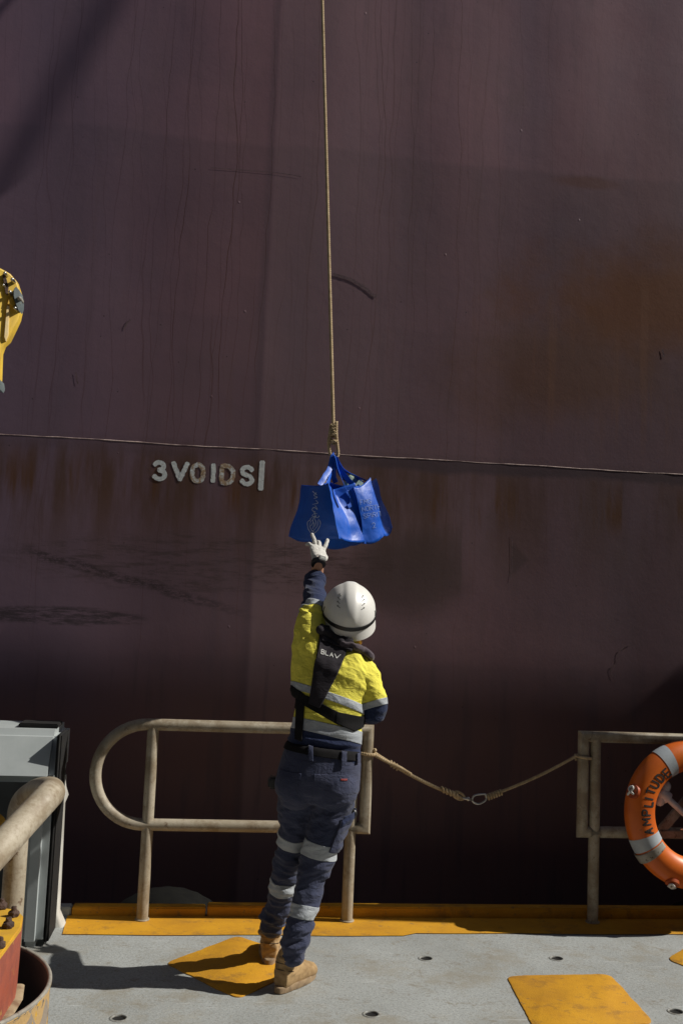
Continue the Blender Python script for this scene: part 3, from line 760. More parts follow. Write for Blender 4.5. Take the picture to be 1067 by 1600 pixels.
lo_ = [c_+d_*a_+up_*b_ for a_, b_ in ((-.038, .0), (-.03, .018), (-.01, .025), (.03, .024), (.04, .016), (.036, -.008), (.0, -.024), (-.028, -.016), (-.038, 0))]
sweep(bm, spline(lo_, 4), .0052, 10)
sweep(bm, [P(722, 1247, RY-.004), P(737, 1250, RY-.004)], .007, 10); ellipsoid(bm, P(731, 1248.5, RY-.004), (.010, .010, .012))
obj('snap_hook', bm, M['steel'], bR, True)
b0 = P(758, 1246, RY); b1 = Vector((X2-.012, RY, P(903, 1177, RY).z))
bL = tag(bpy.data.objects.new('barrier_rope', None), 'shaded manila rope from the steel snap hook to the square railing', 'rope', 'barrier ropes across the gap'); COL.objects.link(bL); bL.location = b1
bm = bmesh.new(); sag = [b0.lerp(b1, t)-Vector((0, 0, .016*math.sin(math.pi*t))) for t in np.linspace(0, 1, 14)]
rope_bm(bm, sag, .0085, .036)
obj('rope', bm, M['rope'], bL, True)
bm = bmesh.new()
for k in range(6): rope_bm(bm, spline([sag[0].lerp(sag[2], .08+k*.17) + Vector((.003*t, .012*math.cos(t), .012*math.sin(t))) for t in np.linspace(0, 2*math.pi, 9)], 2), .006, .03)
obj('splice', bm, M['rope'], bL, True); bm = bmesh.new()
lp = [Vector((X2+(PR+.010)*math.cos(t), RY+(PR+.010)*math.sin(t), b1.z-.004*t)) for t in np.linspace(2.6, 2.6+2*math.pi, 20)]
rope_bm(bm, lp, .0085, .036); obj('post_loop', bm, M['rope'], bL, True)

# ------------------------------------------------------------------ lifebuoy and its bracket
LY = 5.17
lc = P(1081, 1272, LY); LR, Lr = .304, .086
buoy = empty('lifebuoy', lc-Vector((0, 0, LR+Lr)), 'orange ring lifebuoy with black lettering hung on the right hand railing', 'lifebuoy')
tl = Matrix.Rotation(R_(-5), 3, 'X') @ Matrix.Rotation(R_(4), 3, 'Z')
def tor(a_, b_, e=0):
    r = LR+(Lr+e)*.94*math.cos(b_); return lc + tl @ Vector((r*math.cos(a_), -(Lr+e)*.78*math.sin(b_), r*math.sin(a_)))
def torus_part(a0_, a1_, e, n, name, mat, closed=False, b0=0, b1=2*math.pi, bn=32, par=None):
    bm = bmesh.new(); R = []
    for i in range(n if closed else n+1):
        a_ = a0_+(a1_-a0_)*i/n; R.append([bm.verts.new(tor(a_, b0+(b1-b0)*k/bn, e)) for k in range(bn if b1-b0 > 6.2 else bn+1)])
    m_ = len(R[0]); cl = b1-b0 > 6.2
    for i in range(n if closed else n):
        A_, B_ = R[i], R[(i+1) % len(R)]
        for k in range(m_ if cl else m_-1): bm.faces.new((A_[k], A_[(k+1) % m_], B_[(k+1) % m_], B_[k]))
    return obj(name, bm, mat, par or buoy, True)
ring = torus_part(0, 2*math.pi, 0, 120, 'ring', M['orange'], True)
for a_ in (119, 206, 299, 26): torus_part(R_(a_-5.5), R_(a_+5.5), .0022, 10, 'tape_band', M['buoy_band'])
RB = bvh_of(ring); rs_ = on_bvh(RB)
# lettering set round the ring
bm = bmesh.new()
px = [(1013, 1299, 78), (1009.5, 1284, 84), (1009, 1270, 90), (1012.5, 1256, 97), (1013.5, 1246, 102), (1016, 1236.5, 107), (1022, 1226, 115), (1030.5, 1215.5, 126), (1041, 1207.5, 137)]
for ch, (x, y, a_) in zip('AMPLITUDE', px):
    t = R_(a_); ux = (-math.cos(t), -math.sin(t)); ux = (-ux[0]*1, ux[1]); ux = (math.cos(R_(a_))*-1, -math.sin(R_(a_)))
    uy = (ux[1], -ux[0]); h_ = 12.5; w_ = {'I': 6, 'M': 9.6}.get(ch, 7.8)
    ox = x-ux[0]*w_/2-uy[0]*h_/2; oy = y-ux[1]*w_/2-uy[1]*h_/2
    write(bm, ch, (ox, oy), ux, uy, w_, h_, 0, 2.5 if ch == 'M' else 2.9, rs_, .12, .0016)
obj('lettering', bm, M['buoy_text'], buoy)
# grab line toggles in recessed discs, with the knotted line ends
for a_ in (162, 247, 72, -18):
    t = R_(a_); c = tor(t, R_(30), .001); n_ = (tor(t, R_(30), .1)-tor(t, R_(30), 0)).normalized()
    bm = bmesh.new(); q = n_.to_track_quat('Z', 'Y').to_matrix()
    sweep(bm, [c-n_*.012, c+n_*.004, c+n_*.0045], [.038, .036, .03], 28)
    o = obj('disc', bm, simple('dark_orange', (.42, .075, .01), (.30, .05, .01), .5), buoy, auto=40)
    bm = bmesh.new()
    kn = [c+n_*.012+q @ Vector(v) for v in ((-.02, -.022, -.004), (-.004, -.006, .004), (.012, .010, .008), (.004, .022, .004), (-.012, .012, .006), (-.002, -.004, .012), (.016, -.014, .002))]
    sweep(bm, spline(kn, 6), .006, 8, dome=True); obj('line_knot', bm, M['glove'], o, True)
# bracket arms that carry the ring, and the white light float clipped inside
hold = empty('lifebuoy_bracket', (lc.x, RY-.04, ZB), 'grey steel bracket hooked round the lower rim of the lifebuoy', 'bracket')
bm = bmesh.new()
def strap(bm, pts, wd, th, side): 
    sweep(bm, pts, wd/2, 12, flat=th/wd, side=side)
bm.free(); hs2 = torus_part(R_(212.5), R_(220), .005, 6, 'hook_strap', M['bracket_grey'], False, R_(-70), R_(130), 24, hold)
md = hs2.modifiers.new('thickness', 'SOLIDIFY'); md.thickness = .004; md.offset = 1
bm = bmesh.new()
pA, pB = P(1035, 1303, RY-.07), P(1090, 1303, RY-.07)
box(bm, (pA.x-.02, RY-.085, pA.z-.02), (pB.x+.3, RY-.035, pA.z+.02), .004); 
e0, e1 = P(1030, 1300, RY-.06), P(1068, 1255, RY-.06)
mm = Matrix.Translation((e0+e1)/2) @ (e1-e0).to_track_quat('X', 'Z').to_matrix().to_4x4()
box(bm, (-.13, -.012, -.025), (.13, .012, .025), .004, mtx=mm)
obj('arm', bm, M['bracket_grey'], hold, auto=40)
lt = empty('lifebuoy_light', P(1052, 1255, LY+.03), 'white plastic float light clipped inside the lifebuoy ring', 'light float')
bm = bmesh.new()
h0, h1 = P(1034, 1240, LY+.03), P(1080, 1282, LY+.03)
sweep(bm, [h0, h0.lerp(h1, .18), h0.lerp(h1, .22), h1], [.034, .034, .017, .017], 18, dome=True); 
sweep(bm, [P(1040, 1228, LY+.03), P(1030, 1252, LY+.03)], .026, 16, dome=True)
obj('float_body', bm, M['plain_white'], lt, auto=45)
bm = bmesh.new(); sweep(bm, [P(1062, 1296, RY-.1), P(1110, 1290, RY-.1)], .008, 8); obj('pin', bm, M['steel'], hold, True)

# ------------------------------------------------------------------ left foreground
# pale grey locker at the deck edge with a black rubber corner
lk = empty('deck_locker', (-1.3, 5.2, 0), 'pale grey steel locker with a black rubber corner strip at the left', 'locker')
cB = G0(72, 1484); cT = P(86, 1147, cB.y); LZ = cT.z; lx = cB.x-.01
bm = bmesh.new(); y0 = cB.y
box(bm, (lx-1.6, y0, LZ-.23), (lx-.012, y0+.5, LZ), .03, 4)                               # top beam, its face sloping back
for v in bm.verts:
    if v.co.y < y0+.25: v.co.y += max(0, v.co.z-(LZ-.23))*.62
obj('top_beam', bm, M['grey_box'], lk, auto=40)
bm = bmesh.new(); box(bm, (lx-.125, y0+.004, -.0), (lx-.012, y0+.5, LZ-.231), .034, 4); obj('upright', bm, M['grey_box'], lk, auto=40)
bm = bmesh.new(); box(bm, (lx-1.6, y0+.25, 0), (lx-.116, y0+.48, LZ-.232)); obj('back_panel', bm, M['dark_paint'], lk)
bm = bmesh.new(); box(bm, (lx-.0115, y0+.04, .012), (lx+.012, y0+.26, LZ-.004), .01, 3); obj('rubber_strip', bm, M['black_rubber'], lk, auto=40)
bm = bmesh.new()
fy = y0+.36; q0, q1, q2 = P(88, 1440, fy), P(101, 1243, fy), P(96, 1138, fy)
rings_loft(bm, [(q0+Vector((0, 0, -.02)), (.05, 0, 0), (0, .05, 0)), (q0+Vector((-.012, 0, .05)), (.026, 0, 0), (0, .05, 0)), (q1+Vector((-.022, 0, -.04)), (.026, 0, 0), (0, .05, 0)), (q1+Vector((-.014, 0, 0)), (.032, 0, 0), (0, .055, 0)), (q1+Vector((-.022, 0, .04)), (.026, 0, 0), (0, .05, 0)), (q2+Vector((-.022, 0, 0)), (.014, 0, 0), (0, .045, 0))], 20, 4)
obj('edge_frame', bm, M['white_frame'], lk, auto=40)
bm = bmesh.new(); p = P(65, 1124, y0+.3); box(bm, (p.x-.09, y0+.2, LZ+.001), (p.x+.10, y0+.34, LZ+.022), .005); obj('lid_clip', bm, M['black_rubber'], lk, auto=40)
# yellow hand wheel glimpsed behind the post
# stair handrail
sr = empty('stair_handrail', (-1.1, 3.75, 0), 'thick weathered stair handrail bending over its post in the left foreground', 'handrail')
B1 = P(72, 1248, 2.95); A1 = P(-70, 1402, 2.55); A2 = P(-500, 1870, 1.75)
D0 = P(28, 1300, 3.75)
bm = bmesh.new()
pts = [A2, A1] + spline([A1.lerp(B1, .5), A1.lerp(B1, .85), B1, P(81, 1238, 3.06), P(76, 1234, 3.2), P(58, 1236, 3.45), P(38, 1250, 3.66), P(30, 1270, 3.74), D0], 6) + [Vector((D0.x, D0.y, .0))]
sweep(bm, pts, .0395, 28); obj('pipe', bm, M['pipe'], sr, auto=50)
bm = bmesh.new(); c = P(28.5, 1285, 3.75); sweep(bm, [c+Vector((math.cos(t), math.sin(t), 0))*.0435 for t in np.linspace(0, 2*math.pi, 24)], .003, 6); obj('weld_bead', bm, M['rust'], sr, True)
hb = empty('yellow_hose_reel', P(-14, 1296, 3.6), 'yellow rounded fitting half hidden behind the handrail post', 'fitting')
bm = bmesh.new(); c = P(-12, 1297, 3.6); ellipsoid(bm, c, (.05, .05, .06)); sweep(bm, [c, Vector((c.x, c.y, .0))], .03, 16); obj('body', bm, M['yellow_worn'], hb, True)
# open checkered drum
drum = empty('steel_drum', (DX, DY, 0), 'open steel drum with faded diamond check paint in the bottom left corner', 'drum')
bm = bmesh.new(); prof = [(DR, 0), (DR, DZ-.012), (DR+.004, DZ-.004), (DR-.002, DZ+.002), (DR-.008, DZ-.004), (DR-.010, DZ-.02), (DR-.010, .02)]
Rg = [[bm.verts.new((DX+r*math.cos(2*math.pi*k/96), DY+r*math.sin(2*math.pi*k/96), z)) for k in range(96)] for r, z in prof]
for i in range(len(Rg)-1):
    for k in range(96): bm.faces.new((Rg[i][k], Rg[i][(k+1) % 96], Rg[i+1][(k+1) % 96], Rg[i+1][k]))
for f in bm.faces:
    c = f.calc_center_median(); f.material_index = 0 if math.hypot(c.x-DX, c.y-DY) > DR-.004 else 1
obj('wall', bm, [M['checker'], M['dark_paint']], drum, auto=40)
bm = bmesh.new(); sweep(bm, [(DX, DY, .004), (DX, DY, .02)], DR-.012, 64); obj('floor', bm, M['dark_paint'], drum, auto=30)
bm = bmesh.new(); sweep(bm, [(DX+(DR-.002)*math.cos(t), DY+(DR-.002)*math.sin(t), DZ) for t in np.linspace(0, 2*math.pi, 97)], .0065, 10); obj('rim', bm, M['bracket_grey'], drum, True)
# red block with yellow top and rusty nuts, standing over the drum
BZ = .66
blk = empty('bolted_block', G0(0, 1480, BZ), 'red steel block with a yellow top and rusty bolts over the drum', 'block')
top = [(-160, 1398), (2, 1418), (28, 1421), (37, 1430), (34, 1448), (-60, 1575), (-160, 1660)]
bm = bmesh.new()
tv = [G0(x, y, BZ) for x, y in top]; cx = sum((v.x for v in tv))/len(tv); cy = sum((v.y for v in tv))/len(tv)
tv = [(v.x, v.y) for v in tv]
f = bm.faces.new([bm.verts.new((x, y, BZ-.012)) for x, y in tv]); r = bmesh.ops.extrude_face_region(bm, geom=[f])
for v in r['geom']:
    if isinstance(v, bmesh.types.BMVert): v.co.z = BZ-.2; v.co.x += (cx-v.co.x)*.03; v.co.y += (cy-v.co.y)*.03
obj('side', bm, M['red_paint'], blk, auto=40)
bm = bmesh.new(); f = bm.faces.new([bm.verts.new((x, y, BZ-.011)) for x, y in tv]); r = bmesh.ops.extrude_face_region(bm, geom=[f])
for v in r['geom']:
    if isinstance(v, bmesh.types.BMVert): v.co.z = BZ
bmesh.ops.bevel(bm, geom=[e for e in bm.edges if e.verts[0].co.z > BZ-.001 and e.verts[1].co.z > BZ-.001], offset=.004, segments=2, affect='EDGES')
obj('top_plate', bm, M['yellow_worn'], blk, auto=40)
for (x, y) in ((3, 1420), (22, 1432), (13, 1450), (0, 1481)):
    c = G0(x, y, BZ); bm = bmesh.new()
    sweep(bm, [c, c+Vector((0, 0, .016))], .018, 6); sweep(bm, [c+Vector((0, 0, .014)), c+Vector((0, 0, .03))], [.010, .0085], 10)
    b2 = remesh(bm, .003, 2); displace(b2, lambda q: .003*noise.noise(q*90)); obj('nut', b2, M['rust'], blk, True)
bm = bmesh.new()                                                            # pale collar under the block with runs of old paint
lowr = [Vector((x, y, BZ-.215)) for x, y in tv[1:6]]
cv = [Vector((cx+(x-cx)*.985, cy+(y-cy)*.985, BZ-.205)) for x, y in tv]
sweep(bm, [q for q in cv[3:6]], .020, 12, flat=.3, side=(0, 0, 1)); 
obj('skirt', bm, M['skirt_paint'], blk, auto=50)
for t_ in (.25, .5, .62):
    q = cv[4].lerp(cv[5], t_); bm = bmesh.new(); sweep(bm, spline([q+Vector((.012, -.012, 0)), q+Vector((.014, -.014, -.02)), q+Vector((.013, -.013, -.05))], 4), .0035, 8, dome=True); obj('paint_drip', bm, M['white_frame'], blk, True)
bm = bmesh.new(); sweep(bm, [(cx-.1, cy, 0.02), (cx-.1, cy, BZ-.19)], .12, 32); obj('stem', bm, M['dark_paint'], blk, auto=40)
# yellow crane jib end coming in at the left
CY = 5.0
cr = empty('crane_jib', P(-10, 500, CY), 'chipped yellow crane jib head reaching in from the left edge', 'crane jib')
prof = [(-420, 360), (-120, 392), (0, 416), (8, 419), (20, 424), (29, 434), (34, 450), (35, 476), (32, 492), (25, 508), (17, 528), (10, 536), (6, 548), (4.5, 575), (4, 596), (-8, 600), (-25, 560), (-60, 520), (-420, 500)]
bm = bmesh.new()
CX0 = P(0, 500, CY).x
def turn(bm):
    for v in bm.verts: v.co.y += (v.co.x-CX0)*.55; v.co.x -= .018
f = bm.faces.new([bm.verts.new(P(x, y, CY-.09)) for x, y in prof]); r = bmesh.ops.extrude_face_region(bm, geom=[f])
for v in r['geom']:
    if isinstance(v, bmesh.types.BMVert): v.co.y += .06
turn(bm)
bmesh.ops.bevel(bm, geom=[e for e in bm.edges if e.is_boundary or e.calc_face_angle(0) > .9], offset=.006, segments=3, affect='EDGES')
obj('jib_body', bm, M['crane_yellow'], cr, auto=40)
def plate(name, prof, yo, th, mat, bev=.003):
    bm = bmesh.new(); f = bm.faces.new([bm.verts.new(P(x, y, CY-.09-yo)) for x, y in prof]); r = bmesh.ops.extrude_face_region(bm, geom=[f])
    for v in r['geom']:
        if isinstance(v, bmesh.types.BMVert): v.co.y += th
    turn(bm)
    if bev: bmesh.ops.bevel(bm, geom=bm.edges[:], offset=bev, segments=2, affect='EDGES')
    return obj(name, bm, mat, cr, auto=40)
plate('sheave_plate', [(24, 448), (28, 442), (33, 448), (35, 462), (34.5, 472), (31, 480), (27, 470), (24, 458)], .035, .08, M['crane_grey'])
plate('cheek_plate', [(17, 464), (22, 458), (27, 468), (26, 478), (22, 474), (15, 472)], .02, .05, M['yellow_worn'])
plate('rib', [(9, 426), (12, 424), (17, 444), (16, 458), (13, 456)], .012, .03, M['rust'], .001)
plate('rib', [(14.5, 474), (18.5, 474), (16, 520), (12.5, 530), (10.5, 524)], .014, .03, simple('pale_chipped_paint', (.75, .62, .36), (.7, .5, .2), .5), .002)
plate('hook_tip', [(0, 593), (4, 590), (5.5, 600), (3, 607), (-4, 602)], .01, .1, M['crane_grey'])
for x, y, r in ((14, 427, .008), (24.5, 435, .009), (34.5, 463, .011), (28, 479, .008), (12, 446, .006), (21, 455, .008)):
    c = P(x, y, CY-.105); c.y += (c.x-CX0)*.55; c.x -= .018; bm = bmesh.new(); sweep(bm, [c+Vector((0, .03, 0)), c+Vector((0, -.028, 0))], r, 12, dome=True); obj('bolt', bm, M['steel'] if r < .01 else M['bracket_grey'], cr, True)

# ------------------------------------------------------------------ hoisting rope and the two bags
def PG(x, y, Y): return P(x, y, Y-.04)
KN = PG(521, 672, 5.26); KB = PG(522, 712, 5.26)
hr = empty('hoisting_rope', KB, 'long manila rope hanging down the hull to the blue bags', 'rope')
tp0 = PG(503.5, -5, 5.9); topp = KN + (tp0-KN)*1.9
bm = bmesh.new(); rope_bm(bm, [KN.lerp(topp, t) for t in np.linspace(0, 1, 30)], .0098, .042, 6, 8); obj('line', bm, M['rope'], hr, True)
bm = bmesh.new()                                                            # bowline: turns round the standing part and the long loop
def coil(c, ax, r, z0, z1, turns, rr):
    pts = [c+ax*(z0+(z1-z0)*t)+Vector((math.cos(2*math.pi*turns*t)*r, math.sin(2*math.pi*turns*t)*r, 0)) for t in np.linspace(0, 1, int(turns*14))]
    rope_bm(bm, pts, rr, .036, 6, 8)
ax = (KN-KB).normalized()
coil(KN, ax, .015, -.035, .012, 3.2, .0085); coil(KN, ax, .013, .012, .03, 1.3, .0085)
coil(KN, ax, .016, -.075, -.05, 1.6, .0085)
lpz = [KN+Vector((-.012, 0, .03)), KN+Vector((-.020, -.01, -.03)), KN+Vector((-.022, 0, -.075)), KB+Vector((-.018, 0, .0)), KB+Vector((0, 0, -.012)), KB+Vector((.02, 0, .006)), KN+Vector((.022, 0, -.07)), KN+Vector((.014, -.01, -.02)), KN+Vector((.012, -.01, .045))]
rope_bm(bm, spline(lpz, 6), .0092, .036, 6, 8)
obj('knot', bm, M['rope'], hr, True)
bm = bmesh.new()                                                            # slack end behind the bags
rope_bm(bm, spline([KB+Vector((-.01, .03, .01)), PG(512, 733, 5.36), PG(504, 746, 5.37), PG(503, 756, 5.37), PG(510, 752, 5.38)], 6), .007, .03)
obj('loose_end', bm, M['rope'], hr, True)

def bag(corners_top, corners_bot, label, sag=.045, bulge=.02, seed=0, n=24, fold=()):
    """eight corners in order round the bag: soft sheet sides, sagging base, open top"""
    T = [Vector(c) for c in corners_top]; B = [Vector(c) for c in corners_bot]
    cen = sum(T+B, Vector())/8; bc = sum(B, Vector())/4
    root = empty('shopping_bag', bc-Vector((0, 0, sag)), label, 'bag', 'blue bags on the rope')
    bm = bmesh.new()
    def warp(p, k=1):
        q = p*7+Vector((seed, 0, seed)); v = Vector((noise.noise(q), noise.noise(q+Vector((9, 0, 0))), noise.noise(q+Vector((0, 9, 0)))))
        q2 = p*19+Vector((0, seed, 0)); v2 = Vector((ridge(q2), ridge(q2+Vector((5, 0, 0))), 0))
        return p+v*.017*k+v2*.0022*k
    def grid(a, b, c, d, bl):                                               # a b top, d c bottom
        no = ((b-a).cross(d-a)).normalized(); m_ = (a+b+c+d)/4
        if no.dot(m_-cen) < 0: no = -no
        V = []
        for i in range(n+1):
            r = []
            for j in range(n+1):
                u, v = j/n, i/n; p = a.lerp(b, u).lerp(d.lerp(c, u), v)
                e = 4*u*(1-u); p = p + no*(bl*e*math.sin(math.pi*min(1, v*.62+.18)) if bl >= 0 else bl*(1-abs(2*u-1))*(1-v)**.7 + .012*e*v)
                if v < .5: p.z -= (1-2*v)**2*e*.022
                p.z -= e*sag*.5*v**4
                r.append(bm.verts.new(warp(p)))
            V.append(r)
        for i in range(n):
            for j in range(n): bm.faces.new((V[i][j], V[i][j+1], V[i+1][j+1], V[i+1][j]))
    for k in range(4): grid(T[k], T[(k+1) % 4], B[(k+1) % 4], B[k], -.05 if k in fold else bulge)
    V = []
    for i in range(n+1):
        r = []
        for j in range(n+1):
            u, v = j/n, i/n; p = B[0].lerp(B[1], u).lerp(B[3].lerp(B[2], u), v)
            eu, ev = 4*u*(1-u), 4*v*(1-v); p.z -= sag*max(eu*ev, .5*eu*(1-ev), .5*ev*(1-eu))
            r.append(bm.verts.new(warp(p)))
        V.append(r)
    for i in range(n):
        for j in range(n): bm.faces.new((V[i][j], V[i][j+1], V[i+1][j+1], V[i+1][j]))
    bmesh.ops.remove_doubles(bm, verts=bm.verts, dist=.004)
    o = obj('bag_body', bm, M['blue'], root, True)
    o.data.set_sharp_from_angle(angle=R_(55))
    md = o.modifiers.new('thickness', 'SOLIDIFY'); md.thickness = .0012
    return root, o
def handle(root, pts, wd=.0145, side=(0, 1, .2)):
    bm = bmesh.new(); sp = spline(pts, 8)
    sp = [p+Vector((noise.noise(p*22), noise.noise(p*22+Vector((4, 0, 0))), 0))*.003 for p in sp]
    sweep(bm, sp, wd, 10, flat=.10, side=side); obj('handle', bm, M['blue'], root, auto=60)
# left bag: dark broad face to the left, bright gusset to the right
bagA, bodyA = bag([PG(512, 753, 5.10), PG(553, 754, 5.23), PG(508, 750, 5.42), PG(471, 757, 5.24)], [PG(528, 840, 5.10), PG(572, 845, 5.24), PG(530, 846, 5.47), PG(451, 840, 5.25)],
                  'left blue shopping bag with a faint white crest on its dark side', seed=3, fold=(0, 2))
bagB, bodyB = bag([PG(551, 758, 5.20), PG(579, 746, 5.28), PG(584, 748, 5.46), PG(545, 752, 5.44)], [PG(571, 847, 5.23), PG(600, 838, 5.32), PG(613, 823, 5.50), PG(566, 838, 5.50)],
                  'right blue shopping bag with pale handwriting on its sunlit side', seed=11, bulge=.012, sag=.03, fold=(1, 3))
top_ = KB+Vector((0, 0, -.006))
handle(bagA, [PG(500, 758, 5.15), PG(508, 744, 5.19), PG(516, 730, 5.24), top_+Vector((-.006, -.012, 0)), PG(519, 735, 5.25), PG(511, 757, 5.17)])
handle(bagA, [PG(525, 754, 5.30), PG(521, 740, 5.28), top_+Vector((.004, -.014, 0)), PG(529, 735, 5.24), PG(537, 756, 5.15), PG(547, 778, 5.135)], side=(0, 1, .1))
handle(bagA, [PG(500, 757, 5.40), PG(514, 735, 5.3), top_+Vector((0, .012, 0)), PG(530, 738, 5.32), PG(544, 752, 5.38)])
handle(bagB, [PG(553, 759, 5.235), PG(542, 748, 5.24), PG(528, 729, 5.25), top_+Vector((.008, -.004, .002)), PG(533, 732, 5.29), PG(552, 743, 5.36), PG(566, 752, 5.29)])
handle(bagB, [PG(549, 756, 5.43), PG(536, 738, 5.33), top_+Vector((.004, .014, .002)), PG(535, 733, 5.33), PG(556, 744, 5.42), PG(572, 751, 5.46)])
sA0 = on_bvh(bvh_of(bodyA))
hp_ = [q for q in (sA0(x, y, .006) for x, y in ((536, 757), (542, 767), (547, 778), (548, 788), (543, 792))) if q]
if len(hp_) > 2: handle(bagA, hp_, .011, side=(.5, -1, 0))
sA = on_bvh(bvh_of(bodyA)); sB = on_bvh(bvh_of(bodyB))
# crest: pointed oval, inner figure, upright lettering
bm = bmesh.new()
def sq(p): return [(v.x, v.y) for v in spline([(a, b, 0) for a, b in p], 6)]
for st in ([(487, 834), (482, 826), (481, 816), (486, 812)], [(487, 836), (496, 829), (501, 818), (498, 811)], [(488, 830), (484.5, 822), (486, 814)], [(490, 829), (496, 822), (497, 813)],
           [(486, 822), (489, 817), (490, 810), (493, 806), (491, 800)], [(489, 826), (491, 818), (488, 813)], [(492, 824), (494, 816), (492, 810), (495, 806)], [(485, 811), (490, 807), (496, 809), (499, 806)],
           [(493, 800), (488, 797), (491, 793), (496, 796), (493, 790)], [(489, 788), (497, 786), (494, 782)], [(491, 779), (496, 777), (491, 774), (494.5, 770)], [(489, 768), (495, 773)], [(488, 806), (492, 802), (496, 803)], [(487, 828), (492, 832)]):
    ribbon(bm, sq(st), .95, sA, .5, 1.0, .0025)
obj('crest_print', bm, M['faint_print'], bagA)
bm = bmesh.new()
for tx, ox, oy in (('FMG', 563, 788.5), ('NORTH', 566, 799), ('SPIRIT', 568, 810)):
    write(bm, tx, (ox, oy), (.985, -.14), (-.16, -.98), 4.6, 7, 1.5, .6, sB, .5, .0022)
obj('handwriting', bm, simple('faint_handwriting', (.24, .34, .62), (.12, .2, .5), .6, 60), bagB); bm = bmesh.new()
write(bm, '2', (582, 825), (.985, -.14), (-.16, -.98), 5, 8, 1, .65, sB, .5, .0022)
obj('handwriting', bm, simple('faint_handwriting', (.24, .34, .62), (.12, .2, .5), .6, 60), bagB)
pk = PG(553, 752, 5.36)
bm = bmesh.new(); box(bm, (-.05, -.022, -.09), (.05, .022, .022), .008, 3, Matrix.Translation(pk) @ Matrix.Rotation(.3, 4, 'Y') @ Matrix.Rotation(.4, 4, 'Z'))
tag(obj('food_packet', bm, M['packet'], auto=40, base=pk), 'pale green packet peeking out of the right blue bag', 'packet')

def PB(x, y, Y):
    ym = 4.46+(Y-4.53)*.5 if Y < 4.8 else 4.595+(Y-4.8)*1.27
    k = min(1, max(0, (1450-y)/250)); return P(x, y, Y+(ym-Y)*k)
# ------------------------------------------------------------------ the worker
# garments are grown over limb tubes, merged into one skin, then creased
def limb(bm, js, seg=20):
    """js: (px, py, Y, r)"""
    pts = [PB(a, b, c) for a, b, c, _ in js]; sp = spline(pts, 5); n = len(sp)
    rr = [v.x for v in spline([(j[3], 0, 0) for j in js], 5)]
    sweep(bm, sp, rr, seg, dome=True)
XA, YA = Vector((1, 0, 0)), Vector((0, 1, 0))
def sec(px, py, Y, a, b, tilt=0, yaw=0, lean=0):
    ax = Vector((math.cos(tilt)*math.cos(yaw), math.sin(yaw)*math.cos(tilt), -math.sin(tilt)))
    ay = Vector((-math.sin(yaw), math.cos(yaw), -lean)).normalized()
    return (PB(px, py, Y), ax*a, ay*b)
def torso(bm, k=0.0):
    rows = [sec(504, 1188, 4.53, .166-k, .120-k, .10, 0, .05), sec(506, 1165, 4.535, .158-k, .113-k, .14, -.06, .08), sec(511, 1135, 4.55, .150-k, .110-k, .18, -.12, .12),
            sec(517, 1100, 4.585, .151-k, .113-k, .2, -.18, .15), sec(523, 1066, 4.63, .163-k, .120-k, .2, -.22, .18), sec(528, 1043, 4.665, .168-k, .116-k, .22, -.24, .2),
            sec(532, 1024, 4.70, .140-k, .096-k, .24, -.24, .2), sec(537, 1008, 4.73, .090-k, .074-k, .2, -.2, .2), sec(541, 996, 4.75, .058-k*.5, .058-k*.5, .1, -.1, .2)]
    rings_loft(bm, rows, 36, 2.3)
ARM_L = [(497, 1050, 4.66, .085), (488, 1010, 4.70, .088), (487, 985, 4.75, .078), (489, 962, 4.84, .066), (491, 938, 4.95, .056), (491.5, 918, 5.04, .050), (492, 905, 5.08, .049)]
ARM_R = [(550, 1042, 4.66, .078), (570, 1054, 4.61, .074), (578, 1076, 4.575, .066), (583, 1100, 4.56, .061), (583, 1112, 4.58, .054), (578, 1108, 4.74, .048), (566, 1098, 4.90, .042)]
LEG_R = [(523, 1228, 4.50, .098), (517, 1262, 4.49, .097), (507, 1305, 4.47, .080), (500, 1328, 4.46, .075), (490, 1360, 4.45, .068), (482, 1387, 4.43, .062), (474, 1429, 4.40, .058), (463, 1462, 4.385, .057), (457, 1490, 4.38, .054)]
LEG_L = [(472, 1225, 4.56, .098), (463, 1262, 4.57, .087), (459, 1300, 4.58, .070), (453, 1332, 4.61, .066), (446, 1360, 4.635, .060), (441, 1387, 4.655, .058), (434, 1415, 4.68, .056), (426, 1432, 4.70, .059), (424, 1446, 4.71, .056)]
def thin(js, k): return [(a, b, c, max(.02, r-k)) for a, b, c, r in js]
